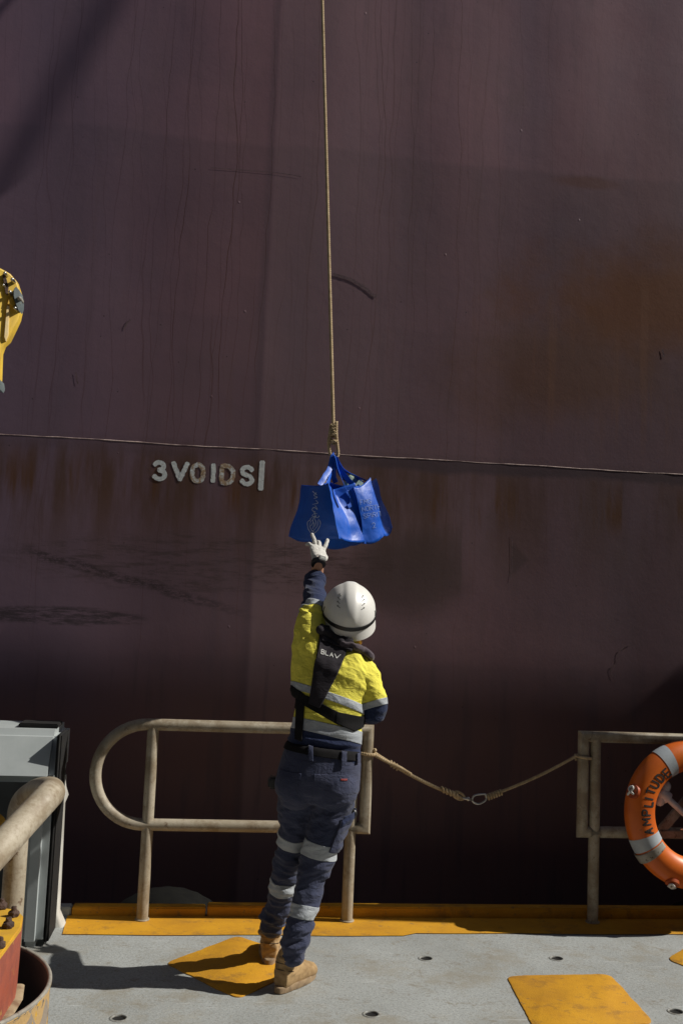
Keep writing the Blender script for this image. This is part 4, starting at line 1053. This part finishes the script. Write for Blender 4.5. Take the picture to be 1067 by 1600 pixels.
# body: one skin from head to hands and feet
HC = PB(545, 957, 4.80)                                                      # helmet centre
HM = Matrix.Rotation(R_(2), 3, 'Y') @ Matrix.Rotation(R_(-4), 3, 'Z') @ Matrix.Rotation(R_(27), 3, 'X')
def hand(bm, W, u, r, f, sc=1.0, grow=0, left=True):
    """wrist, finger direction, thumb side, palm direction"""
    def q(a, b, c): return W+(r*a+u*b+f*c)*sc
    rings_loft(bm, [(q(0, -.01, 0), r*(.027+grow), f*(.020+grow)), (q(.002, .02, 0), r*(.034+grow), f*(.019+grow)), (q(.002, .055, .002), r*(.041+grow), f*(.017+grow)), (q(0, .085, .004), r*(.041+grow), f*(.014+grow)), (q(0, .094, .005), r*(.034+grow), f*(.009+grow))], 20, 2.6)
    fin = [(.030, .082, [(.012, .034, -.001), (.020, .060, .001), (.026, .078, .005)], .0092), (.010, .090, [(.003, .036, .010), (.004, .060, .026), (.004, .066, .046)], .0096),
           (-.011, .088, [(-.006, .036, .001), (-.011, .062, .004), (-.014, .080, .008)], .0092), (-.031, .078, [(-.004, .026, .012), (-.007, .040, .028), (-.008, .046, .042)], .0082)]
    for x, y, seg, rd in fin:
        pts = [q(x*.9, y-.03, .002), q(x, y, .004)] + [q(x+a, y+b, c) for a, b, c in seg]
        sweep(bm, spline(pts, 4), [(rd+grow)*(1.0-.18*t) for t in np.linspace(0, 1, 17)], 12, dome=True)
    pts = [q(.020, .018, .004), q(.040, .040, .012), q(.052, .062, .024), q(.054, .080, .034)]
    sweep(bm, spline(pts, 5), [(.0125+grow)*(1-.25*t) for t in np.linspace(0, 1, 16)], 12, dome=True)
WL = PB(497.5, 877, 5.06); UL = (PB(496, 835, 5.15)-WL).normalized(); RL = Vector((.90, .43, 0)); RL = (RL-UL*RL.dot(UL)).normalized(); FL = RL.cross(UL)
FL = FL if FL.y > 0 else -FL
HL = Vector(WL)
bm = bmesh.new(); torso(bm, .016)
for js in (ARM_L, ARM_R, LEG_R, LEG_L): limb(bm, thin(js, .017))
sweep(bm, spline([PB(491, 915, 5.05), PB(494.5, 898, 5.095), WL, WL+UL*.01], 4), [.038, .037, .035, .034, .033, .032, .031, .030, .029, .028, .028, .028, .028], 16)
hand(bm, WL, UL, RL, FL, 1.03, -.0012)
WR = PB(566, 1096, 4.9); UR = Vector((-.5, .75, .35)).normalized(); RR = Vector((-.55, -.5, .6)); RR = (RR-UR*RR.dot(UR)).normalized()
hand(bm, WR, UR, RR, RR.cross(UR), .95)
sweep(bm, spline([PB(545, 1003, 4.72), PB(547, 985, 4.765), PB(546, 965, 4.80)], 4), [.062]*9, 20)                                # neck
ellipsoid(bm, HC+HM @ Vector((0, .012, -.035)), (.074, .094, .115), HM)                                                       # skull
ellipsoid(bm, HC+HM @ Vector((0, .072, -.105)), (.046, .04, .045), HM)                                                       # jaw
sweep(bm, [HC+HM @ Vector((0, .098, -.035)), HC+HM @ Vector((0, .122, -.068)), HC+HM @ Vector((0, .104, -.076))], [.010, .014, .010], 10, dome=True)   # nose
sweep(bm, [HC+HM @ Vector((-.022, .106, -.100)), HC+HM @ Vector((.022, .106, -.100))], .008, 8, dome=True)                    # lips
for s in (-1, 1): ellipsoid(bm, HC+HM @ Vector((s*.078, .0, -.062)), (.010, .020, .032), HM)                                  # ears
HEEL_R, TOE_R = G0(434, 1553), G0(486, 1523)
HEEL_L = G0(420, 1509); TOE_L = Vector((HEEL_L.x+.02, HEEL_L.y+.275, 0))
for js, hl, te in ((LEG_R, HEEL_R, TOE_R), (LEG_L, HEEL_L, TOE_L)):
    sweep(bm, spline([PB(*js[-1][:3]), hl.lerp(te, .24)+Vector((0, 0, .09)), hl.lerp(te, .3)+Vector((0, 0, .06)), hl.lerp(te, .75)+Vector((0, 0, .042))], 4), [.034-.001*i for i in range(13)], 14, dome=True)
b2 = remesh(bm, .0045, 2)
FOOT = (G0(440, 1550)+G0(420, 1508))/2
person = obj('person', b2, M['skin'], None, True, base=(FOOT.x, FOOT.y, 0))
tag(person, 'worker in white helmet and yellow shirt reaching up to push the blue bags', 'person')
def part(name, bm, mat, par=None, auto=None, smooth=True): return obj(name, bm, mat, par or person, smooth, auto=auto)
for s in (-1, 1):
    bm = bmesh.new(); ellipsoid(bm, HC+HM @ Vector((s*.032, .094, -.042)), (.012, .012, .012)); part('eye', bm, M['white_print'])
bm = bmesh.new(); ellipsoid(bm, HC+HM @ Vector((0, -.012, -.052)), (.080, .092, .090), HM); hb_ = remesh(bm, .006, 1)
cut(hb_, [(HC+HM @ Vector((0, .03, 0)), HM @ Vector((0, 1, 0)))]); part('hair', hb_, M['hair'])

# trousers
bm = bmesh.new()
rings_loft(bm, [sec(505, 1166, 4.53, .161, .117, .10), sec(503, 1185, 4.53, .175, .127, .10), sec(498, 1212, 4.525, .186, .136, .06), sec(495, 1234, 4.52, .185, .130, .04), sec(493, 1250, 4.52, .155, .10, .02)], 36, 2.3)
for x, y, Y, r in ((464, 1226, 4.45, .100), (523, 1231, 4.425, .106)): ellipsoid(bm, PB(x, y, Y), (r*.98, r*.85, r*1.05))
limb(bm, LEG_R); limb(bm, LEG_L)
tb = remesh(bm, .0058, 5)
kR = [PB(*j[:3]) for j in LEG_R]; kL = [PB(*j[:3]) for j in LEG_L]
def near_z(p, zc, wdt): return math.exp(-((p.z-zc)/wdt)**2)
def is_left(p):
    dR = min((p-a).length for a in kR); dL = min((p-a).length for a in kL); return dL < dR
def trouser_crease(p):
    lg = is_left(p); k = kL if lg else kR
    knee = k[4].z; ank = k[-1].z+.03; hipz = k[1].z-.03
    q = p+Vector((0, 0, .25*(p.x-k[4].x)*(1 if lg else -1)))
    a = .0105*near_z(p, knee, .13)+.015*near_z(p, ank+.03, .10)+.0085*near_z(p, hipz, .07)+.0035
    f = ridge(Vector((q.x*7, q.y*7, q.z*21+(5 if lg else 0))))*1.0+.5*ridge(Vector((q.x*16, q.y*16, q.z*44)))
    g = noise.noise(Vector((p.x*9, p.y*9, p.z*5)))*.006 if p.z < hipz else 0
    if p.z > .86: a *= .3
    return a*(f-.85)+g
displace(tb, trouser_crease)
for _ in range(1): bmesh.ops.smooth_vert(tb, verts=tb.verts, factor=.35, use_axis_x=True, use_axis_y=True, use_axis_z=True)
# cut the hems open
for k in (kR, kL): pass
trousers_src = tb.copy()
trousers = part('trousers', tb, M['navy_drill'])
def leg_band(k, t0, t1, left, name='reflective_band'):
    """ring cut across a leg between two heights along its axis"""
    a, b_ = t0, t1; ax = (a-b_).normalized()
    o_ = shell(trousers_src, [(a, ax), (b_, -ax)], .0028, .0035, lambda c, n: is_left(c) == left and c.z < .75, 1)
    return part(name, o_, M['reflective'], trousers)
leg_band(kR, PB(504, 1314, 4.46), PB(499, 1337, 4.46), False); leg_band(kR, PB(477, 1413, 4.41), PB(473, 1434, 4.40), False)
leg_band(kL, PB(458, 1301, 4.58), PB(455, 1316, 4.60), True); leg_band(kL, PB(443, 1374, 4.65), PB(439, 1391, 4.66), True)
# waist belt, loops, pockets, label, cargo pocket
wz0, wz1 = PB(505, 1167, 4.42), PB(503, 1180, 4.42); bt = Vector((-.10, 0, 1)).normalized(); bt = Vector((.12, .0, 1)).normalized()
belt = part('belt', shell(trousers_src, [(wz0, bt), (wz1, -bt)], .006, .006, lambda c, n: c.z > .85, 3), M['webbing'])
def biggest(b):
    left = set(b.verts); isl = []
    while left:
        st_ = [left.pop()]; g_ = list(st_)
        while st_:
            for e in st_.pop().link_edges:
                for q in e.verts:
                    if q in left: left.discard(q); st_.append(q); g_.append(q)
        isl.append(g_)
    isl.sort(key=len); bmesh.ops.delete(b, geom=[v for g_ in isl[:-1] for v in g_], context='VERTS'); return b
def flat_patch(name, src, px, Y, off, thick, mat, par, smooth=2, keep=facing):
    return part(name, biggest(shell(src, patch_planes(px, Y), off, thick, keep, smooth)), mat, par)
for px in ([(480, 1165), (487, 1166), (487, 1185), (480, 1184)], [(529, 1172), (537, 1173), (536, 1192), (528, 1191)], [(553, 1176), (558, 1176), (558, 1190), (553, 1190)]):
    flat_patch('belt_loop', trousers_src, px, 4.42, .0135, .004, M['navy_drill'], trousers)
flat_patch('back_pocket', trousers_src, [(489, 1206), (545, 1209), (543, 1252), (516, 1266), (487, 1252)], 4.38, .0022, .003, M['navy_drill'], trousers)
flat_patch('back_pocket', trousers_src, [(438, 1204), (470, 1206), (460, 1246), (445, 1252), (434, 1236)], 4.38, .0022, .003, M['navy_drill'], trousers)
flat_patch('pocket_label', trousers_src, [(530, 1214), (540, 1214.5), (540, 1217.5), (530, 1217)], 4.38, .0045, .002, M['label_red'], trousers, 0)
flat_patch('cargo_pocket', trousers_src, [(530, 1281), (560, 1276), (548, 1305), (530, 1332), (512, 1328)], 4.40, .010, .011, M['navy_drill'], trousers, 2, lambda c, n: n.y < .6 and n.x > -.2)
flat_patch('pocket_flap', trousers_src, [(535, 1272), (556, 1268), (553, 1284), (529, 1288)], 4.40, .0125, .004, M['navy_shirt'], trousers, 2, lambda c, n: n.y < .6 and n.x > -.2)
# radio clip and pouch at the sides
bm = bmesh.new(); c = PB(552, 1272, 4.44); ellipsoid(bm, c, (.018, .014, .022)); part('pocket_tool', bm, M['black_plastic'])
bm = bmesh.new(); c = PB(426, 1222, 4.53); box(bm, c-Vector((.020, .03, .026)), c+Vector((.02, .03, .026)), .009, 3); part('belt_pouch', bm, M['black_plastic'], None, 40)

# shirt
bm = bmesh.new(); torso(bm); limb(bm, ARM_L); limb(bm, ARM_R)
limb(bm, [(476, 1075, 4.62, .062), (477, 1040, 4.65, .062), (480, 1005, 4.70, .066)])                    # cloth pulled up under the raised arm
sb_ = remesh(bm, .0055, 5)
jl, jr = [PB(*j[:3]) for j in ARM_L], [PB(*j[:3]) for j in ARM_R]
axR = list(zip(spline(jr, 8), [v.x for v in spline([(j[3], 0, 0) for j in ARM_R], 8)]))[10:]
def on_arm(c): return any((c-a).length < r+.011 for a, r in axR)
def shirt_crease(p):
    sh = PB(553, 1045, 4.60); e = math.exp(-((p-sh).length/.13)**2)
    ap = math.exp(-((p-PB(482, 1005, 4.62)).length/.11)**2)
    wst = near_z(p, 1.05, .09)
    arm = 1 if p.z > 1.60 else 0
    el = math.exp(-((p-PB(580, 1085, 4.58)).length/.08)**2)
    q = Vector((p.x*16+p.z*10, p.y*8, p.z*8-p.x*5))
    f1 = ridge(q)*.6+.4*ridge(q*2.1)
    f2 = ridge(Vector((p.x*6, p.y*6, p.z*24)))
    f3 = ridge(Vector((p.x*9, p.y*9, p.z*30+p.x*8)))
    f4 = ridge(Vector((p.x*5+2, p.y*5, p.z*9+p.x*7)))
    return (.0135*e+.010*ap)*(f1-.5)+.011*wst*(f2-.5)+.012*arm*(f3-.5)+.011*el*(f3-.5)+.009*(f4-.5)
displace(sb_, shirt_crease)
shirt_src = sb_.copy()
# colour split: navy cuffs and hem under yellow
def torso_plane(pa, pb): a = PB(*pa, 4.5); b_ = PB(*pb, 4.5); n = (b_-a).cross(YA).normalized(); n = n if n.z > 0 else -n; return a, (n+Vector((0, .14, 0))).normalized()
hemA = torso_plane((455, 1134), (562, 1160))
aL = (jl[4]-jl[2]).normalized(); cutL = (PB(489.5, 951, 4.86), aL)
aR = (jr[3]-jr[1]).normalized(); cutR = (PB(586, 1104, 4.62), aR)
for co, no in (hemA, cutL, cutR): bmesh.ops.bisect_plane(sb_, geom=sb_.verts[:]+sb_.edges[:]+sb_.faces[:], plane_co=co, plane_no=no)
for f in sb_.faces:
    c = f.calc_center_median(); navy = (c-hemA[0]).dot(hemA[1]) < 0 and not on_arm(c)
    if (c-cutL[0]).dot(cutL[1]) > 0 and (c-jl[-2]).length < .3 and c.z > 1.6: navy = True
    if (c-cutR[0]).dot(cutR[1]) > 0 and on_arm(c) and (c-jr[4]).length < .16: navy = True
    if (c-jr[5]).length < .058 or (c-jr[6]).length < .055: navy = True
    f.material_index = 1 if navy else 0
shirt = part('shirt', sb_, [M['yellow_shirt'], M['navy_shirt']])
tors = lambda c, n: c.z < 1.36 and not on_arm(c)
def tband(top, bot, keep=tors): 
    a, n1 = torso_plane(*top); b_, n2 = torso_plane(*bot)
    return part('reflective_band', shell(shirt_src, [(a, n1), (b_, -n2)], .0022, .003, keep, 2), M['reflective'], shirt)
tband(((455, 1062), (566, 1102)), ((455, 1074), (566, 1116)))
tband(((455, 1119), (562, 1143)), ((455, 1137), (562, 1163)))
part('reflective_band', shell(shirt_src, [(PB(589.5, 950, 4.86)*0+PB(489.5, 949, 4.87), aL), (PB(489, 957.5, 4.84), -aL)], .0022, .003, lambda c, n: c.z > 1.55, 1), M['reflective'], shirt)
part('reflective_band', shell(shirt_src, [(PB(586, 1106, 4.62), aR), (PB(585, 1096, 4.62), -aR)], .0022, .003, lambda c, n: on_arm(c), 1), M['reflective'], shirt)
bm = bmesh.new()                                                            # rolled cuff on the raised arm
c0 = PB(492.5, 903, 5.085); rr_ = (PB(491.5, 918, 5.04)-PB(492.5, 900, 5.09)).normalized(); s_ = rr_.cross(XA).normalized()
sweep(bm, [c0+rr_*d for d in (.05, .03, .012, .0, -.005)], [.050, .054, .054, .052, .046], 28)
cb = remesh(bm, .005, 2); displace(cb, lambda p: .005*(ridge(Vector((p.x*20, p.y*20, p.z*30)))-.5)); part('rolled_cuff', cb, M['navy_shirt'], shirt)

# life jacket harness: yoke round the neck, tapering back strap, waist webbing
vest = empty('x', (0, 0, 0), None, None); bpy.data.objects.remove(vest)
V_ = lambda c, n: n.y < .25
hv = shell(shirt_src, patch_planes([(497, 990), (541, 1013), (517, 1058), (495, 1101), (479, 1095), (487, 1045)], 4.55), .012, .012, V_, 10)
vest = part('life_jacket', hv, M['charcoal'])
yk = shell(shirt_src, patch_planes([(494, 976), (512, 980), (543, 1000), (548, 1010), (541, 1018), (496, 1000)], 4.62), .019, .012, V_, 8); part('yoke', yk, M['charcoal'], vest)
ss_ = on_bvh(bvh_of(shirt))
bm = bmesh.new(); cp = [ss_(x, y, .014) for x, y in ((536, 1009), (546, 1010), (556, 1014), (566, 1020), (575, 1029))]
cp = [q for q in cp if q]; cp.append(cp[-1]+Vector((.012, .09, -.01)))
sweep(bm, spline(cp, 6), .0175, 16, dome=True); b4 = remesh(bm, .005, 3); displace(b4, lambda p: .006*(ridge(p*26)-.5)); part('bladder_collar', b4, M['collar'], vest)
bm = bmesh.new(); cp = [ss_(x, y, .012) for x, y in ((498, 985), (507, 990), (520, 998), (532, 1005))]; cp = [q for q in cp if q]
sweep(bm, spline(cp, 6), .022, 14, dome=True); part('bladder_collar', remesh(bm, .005, 2), M['charcoal'], vest)
for px in ([(459, 1073), (480, 1087), (520, 1108), (561, 1117), (562, 1131), (545, 1136), (520, 1124), (478, 1100), (459, 1083)],):
    # two runs of webbing, each convex
    part('waist_strap', shell(shirt_src, patch_planes([(456, 1070), (482, 1088), (478, 1101), (456, 1084)], 4.5), .0075, .006, V_, 6), M['webbing'], vest)
    part('waist_strap', shell(shirt_src, patch_planes([(478, 1084), (529, 1111), (523, 1127), (474, 1100)], 4.5), .0082, .006, V_, 6), M['webbing'], vest)
    part('waist_strap', shell(shirt_src, patch_planes([(520, 1107), (566, 1117), (566, 1132), (546, 1137), (518, 1124)], 4.5), .0088, .006, V_, 6), M['webbing'], vest)
part('crotch_strap', shell(shirt_src, patch_planes([(464, 1091), (474, 1097), (469, 1152), (459, 1150)], 4.5), .0078, .005, V_, 6), M['webbing'], vest)
0 and part('strap_end', shell(shirt_src, patch_planes([(484, 1065), (499, 1070), (494, 1100), (480, 1095)], 4.5), .015, .006, V_, 6), M['webbing'], vest)
vb = on_bvh(bvh_of(vest)); bm = bmesh.new()
write(bm, 'BLA', (501.5, 1021.5), (.955, .297), (.1, -.99), 5.2, 6.6, 2.0, 1.15, vb, .1, .002)
for st in ([(523, 1022), (526, 1028.5)], [(526, 1028.5), (532, 1023)]): ribbon(bm, st, 1.3, vb, .3, .8, .002)
obj('lettering', bm, M['white_print'], vest)

# gloved hand and watch
bm = bmesh.new(); hand(bm, WL, UL, RL, FL, 1.06, .0022)
sweep(bm, [WL-UL*.022, WL-UL*.004, WL+UL*.02], [.034, .033, .034], 20)
gb = remesh(bm, .0030, 2); displace(gb, lambda p: .0016*(ridge(p*60)-.4)); part('glove', gb, M['glove'])
bm = bmesh.new(); wc = WL-UL*.012; side = RL
def wring(d, w_, r_, bm): sweep(bm, [wc+UL*(d-w_/2), wc+UL*(d-w_/2+.002), wc+UL*(d+w_/2-.002), wc+UL*(d+w_/2)], [r_-.002, r_, r_, r_-.002], 28)
wring(0, .022, .0365, bm); wt = part('watch', bm, M['black_plastic'], None, 40)
bm = bmesh.new(); c = wc-FL*.037+RL*.002; mt = Matrix((RL, UL, -FL)).transposed().to_4x4(); mt.translation = c
box(bm, (-.019, -.016, -.004), (.019, .016, .008), .003, 2, mt); fc = part('case', bm, M['black_plastic'], wt, 40)
bm = bmesh.new(); mt2 = mt.copy(); mt2.translation = c-FL*.0083; box(bm, (-.012, -.007, -.001), (.012, .007, .001), 0, 1, mt2); part('dial', bm, simple('grey_lcd', (.28, .29, .27), None, .2), wt, 30)

# helmet
def hel(az, el, e=0):
    """az from the right hand side, el from the rim to the crown"""
    cs = math.cos(el); x = (.123+e)*cs*math.cos(az); y = (.143+e)*cs*math.sin(az); z = (.134+e)*math.sin(el)
    if el < 0: k = 1-.06*(el/.4); x = (.123+e)*math.cos(az)*k*.995; y = (.143+e)*math.sin(az)*k*.995; z = -.055*(-el/.4)*(1+.25*max(0, -math.sin(az)))
    b_ = .0055*math.exp(-((x/.030)**4))*max(0, min(1, (z+.01)/.05))
    b_ += .003*max(0, min(1, (y+.01)/.03))*max(0, min(1, z/.05))
    n = Vector((x/.127**2, y/.147**2, max(0, z)/.138**2)).normalized()
    return HC+HM @ (Vector((x, y, z))+n*b_)
bm = bmesh.new(); NA, NE = 96, 44; Rg = []
els = list(np.linspace(-.4, 0, 9))+list(np.linspace(0, math.pi/2-.02, NE))[1:]
for e in els: Rg.append([bm.verts.new(hel(2*math.pi*k/NA, e)) for k in range(NA)])
for i in range(len(Rg)-1):
    for k in range(NA): bm.faces.new((Rg[i][k], Rg[i][(k+1) % NA], Rg[i+1][(k+1) % NA], Rg[i+1][k]))
bm.faces.new(Rg[-1])
inn = [[bm.verts.new(HC+(v.co-HC)*.95) for v in Rg[0]]]
for k in range(NA): bm.faces.new((Rg[0][(k+1) % NA], Rg[0][k], inn[0][k], inn[0][(k+1) % NA]))
helmet = part('helmet', bm, M['helmet'], None, 45)
bm = bmesh.new(); rb = []                                                   # brim at the front
for k in range(31):
    a_ = R_(25+130*k/30); o_ = hel(a_, -.3); d = HM @ Vector((math.cos(a_)*.4, math.sin(a_), -.15)).normalized(); s = math.sin(math.pi*k/30)
    rb.append((bm.verts.new(o_+HM @ Vector((0, 0, .004))), bm.verts.new(o_+d*(.045*s+.002)), bm.verts.new(o_+d*(.045*s+.002)-HM @ Vector((0, 0, .003))), bm.verts.new(o_)))
for k in range(30):
    for j in range(4): bm.faces.new((rb[k][j], rb[k+1][j], rb[k+1][(j+1) % 4], rb[k][(j+1) % 4]))
part('brim', bm, M['helmet'], helmet)
bm = bmesh.new(); A_ = []                                                   # black elastic band, lower at the back
for k in range(97):
    a_ = 2*math.pi*k/96; el = .03-.10*max(0, -math.sin(a_))**1.5
    A_.append([bm.verts.new(hel(a_, el+d, e)) for d, e in ((-.05, .001), (-.045, .0045), (.05, .0045), (.055, .001))])
for k in range(96):
    for j in range(3): bm.faces.new((A_[k][j], A_[k+1][j], A_[k+1][j+1], A_[k][j+1]))
part('elastic_band', bm, M['black_plastic'], helmet, 50)
def on_helmet(name, az, el, l, w_, mat, rot=0, h=.003):
    c = hel(az, el); n = (hel(az, el, .05)-hel(az, el)).normalized(); t = (hel(az+.02, el)-hel(az-.02, el)).normalized(); t = (t-n*t.dot(n)).normalized(); b_ = n.cross(t)
    t2 = t*math.cos(rot)+b_*math.sin(rot); b2_ = n.cross(t2)
    m_ = Matrix((t2, b2_, n)).transposed().to_4x4(); m_.translation = c; bm = bmesh.new(); box(bm, (-l, -w_, -h), (l, w_, h*.5), min(w_, h)*.6, 2, m_); return part(name, bm, mat, helmet, 40)
for s in (0, 1):
    for i in range(4):
        el = .60+.13*i; az = -math.pi/2+(.62+.10*i)*(1 if s else -1)*.92
        on_helmet('vent', az, el, .0115, .0036, M['dark_slot'], .3 if s else -.3)
on_helmet('side_clip', -.25, .18, .005, .014, M['black_plastic'], 0)
on_helmet('side_clip', math.pi+.25, .18, .005, .014, M['black_plastic'], 0)

# boots
def boot(heel, toe, ank, top, lab):
    d = Vector((toe.x-heel.x, toe.y-heel.y, 0)); L = d.length; d.normalize(); s = Vector((d.y, -d.x, 0)); Z = Vector((0, 0, 1))
    def q(a, b, c): return heel+d*(a*L)+s*b+Z*c
    bm = bmesh.new()
    rows = [(q(.05, 0, .060), s*.034, Z*.052), (q(.16, 0, .066), s*.040, Z*.060), (q(.36, 0, .066), s*.041, Z*.060), (q(.55, .002, .052), s*.046, Z*.046), (q(.74, .003, .043), s*.051, Z*.036), (q(.90, .003, .038), s*.046, Z*.030), (q(.985, .002, .033), s*.028, Z*.020)]
    rings_loft(bm, rows, 24, 2.5)
    sweep(bm, spline([q(.22, 0, .07), q(.20, 0, .12), top], 4), [.046, .046, .045, .044, .044, .045, .046, .047, .048], 22)
    sweep(bm, [top+d*.0, top+(top-q(.2, 0, .12)).normalized()*.012], .052, 22)
    b3 = remesh(bm, .0045, 4); displace(b3, lambda p: .0035*(ridge(Vector((p.x*14, p.y*14, p.z*34)))-.5)*(1 if p.z > .06 else .3))
    o = part('boot', b3, M['boot'])
    if lab: o['label'] = lab
    bm = bmesh.new(); out = []
    for k in range(40):
        th = 2*math.pi*k/40; a_ = .5-.53*math.cos(th); wd_ = (.040+.014*max(0, math.sin((a_-.25)*3.0)))*abs(math.sin(th))**.7*math.copysign(1, math.sin(th)); out.append((a_, wd_))
    R = []
    for z, k_ in ((.001, .95), (.004, 1), (.021, 1.0), (.026, .99), (.029, .95)): R.append([bm.verts.new(q(.5+(a_-.5)*(k_*1.01), b_*k_, z)) for a_, b_ in out])
    for i in range(4):
        for k in range(40): bm.faces.new((R[i][k], R[i][(k+1) % 40], R[i+1][(k+1) % 40], R[i+1][k]))
    bm.faces.new(R[0][::-1]); bm.faces.new(R[-1]); part('sole', bm, M['sole'], o, 40)
    bm = bmesh.new()
    for i in range(4):
        a_ = .40+.075*i; h_ = .128-.018*i
        sweep(bm, spline([q(a_-.03, -.030, h_-.018), q(a_, -.012, h_), q(a_+.01, .012, h_), q(a_-.02, .030, h_-.018)], 4), .0028, 6)
    part('laces', bm, M['lace'], o)
    bm = bmesh.new(); sweep(bm, spline([top+s*.050*math.cos(t)+d*.050*math.sin(t)-Z*.012 for t in np.linspace(0, 2*math.pi, 17)], 2), .009, 10); part('padded_cuff', bm, M['boot'], o)
    bm = bmesh.new(); ellipsoid(bm, q(.93, .002, .038), (.001, .001, .001)); bm.free()
    # stitched counter at the heel
    bm = bmesh.new()
    for zz in (.085, .112):
        sweep(bm, spline([q(.20+.17*math.cos(t)*-1, .0435*math.sin(t), zz+.01*math.cos(t)) for t in np.linspace(-1.5, 1.5, 12)], 3), .0016, 6)
    part('stitching', bm, M['lace'], o)
boot(HEEL_R, TOE_R, None, P(455, 1490, 4.40), 'right tan suede boot, the nearer one')
boot(HEEL_L, TOE_L, None, P(423, 1452, 4.76), 'left tan suede boot, the farther one')

# ------------------------------------------------------------------ own ship's unseen deckhouse, sized to shade the hull's foot, and added light blockers
dh = empty('deckhouse', (1, -3, 0), 'dark painted deckhouse of the working vessel standing behind the camera', 'deckhouse')
bm = bmesh.new(); box(bm, (-9, -6, 0), (9, -1.4, 9.5), .05); obj('wall', bm, M['dark_paint'], dh)
bm = bmesh.new(); box(bm, (-7, -1.39, 0), (-4.2, 4.4, 8.5), .05); obj('sky_blocker', bm, M['dark_paint'], dh)  # added wing, unseen, blocks sky light from the left
bm = bmesh.new(); box(bm, (8.2, -1.39, 0), (8.6, 4.6, 5.2), .05); obj('sky_blocker', bm, M['dark_paint'], dh)  # added wing, unseen, blocks low sky light on the sun side
for i in range(5):
    bm = bmesh.new(); box(bm, (-4.6+2.4*i, -1.41, 4.2), (-3.2+2.4*i, -1.37, 5.2), .02); obj('window', bm, M['glass'], dh)
# added post and panel, out of view at right, shading the railing and rope
st = empty('shade_post', (4.6, 5.05, 0), 'unseen grey post and panel added right of the lifebuoy to shade the railing', 'light blocker')
bm = bmesh.new(); box(bm, (4.5, 4.97, 0), (4.75, 5.06, 6.5), .01); obj('upright', bm, M['grey_box'], st, auto=40)
bm = bmesh.new(); f = bm.faces.new([bm.verts.new((4.55, y, z)) for y, z in ((5.0605, 0), (5.0605, 3.06), (5.14, 2.58), (5.395, 1.0), (5.395, 0))]); r = bmesh.ops.extrude_face_region(bm, geom=[f])
for v in r['geom']:
    if isinstance(v, bmesh.types.BMVert): v.co.x = 4.7
obj('panel', bm, M['grey_box'], st)
# added shade wall between the ships, out of view; slats soften its shadow
wg = empty('shade_wall', (6, 5.8, -1.75), 'unseen dark slatted wall added between the two ships to shade the lower hull', 'gangway tower')
bm = bmesh.new(); box(bm, (3.25, 5.60, -1.75), (8.0, 6.0, 4.8), .03); box(bm, (8.005, 5.60, -1.75), (13, 6.0, 5.0), .03); obj('wall', bm, M['dark_paint'], wg)
for x0, x1, zb in ((3.25, 7.99, 4.8), (8.01, 13, 5.0)):
    for dz in (.045, .095, .155, .23, .32, .43, .57, .74):
        bm = bmesh.new(); box(bm, (x0, 5.60, zb+dz), (x1, 6.0, zb+dz+.032)); obj('slat', bm, M['dark_paint'], wg)
    for xx in (x0+.05, x1-.1):
        bm = bmesh.new(); box(bm, (xx, 5.59, zb+.002), (xx+.05, 5.597, zb+.75)); obj('slat_post', bm, M['dark_paint'], wg)
# added wire above the picture, placed to cast the diagonal shadow at upper left
ma = Vector((hp(168, 0)[0], HY, hp(168, 0)[1])); mb = Vector((hp(0, 285)[0], HY, hp(0, 285)[1])); dv = ma-mb
ds = TO_SUN*5.5
wr = empty('shadow_wire', mb+ds-dv*.1, 'unseen wire added above the picture to cast a shadow on the hull', 'wire')
bm = bmesh.new(); sweep(bm, [mb+ds-dv*.12, ma+ds+dv*4], .016, 12); obj('strand', bm, M['bracket_grey'], wr, True)
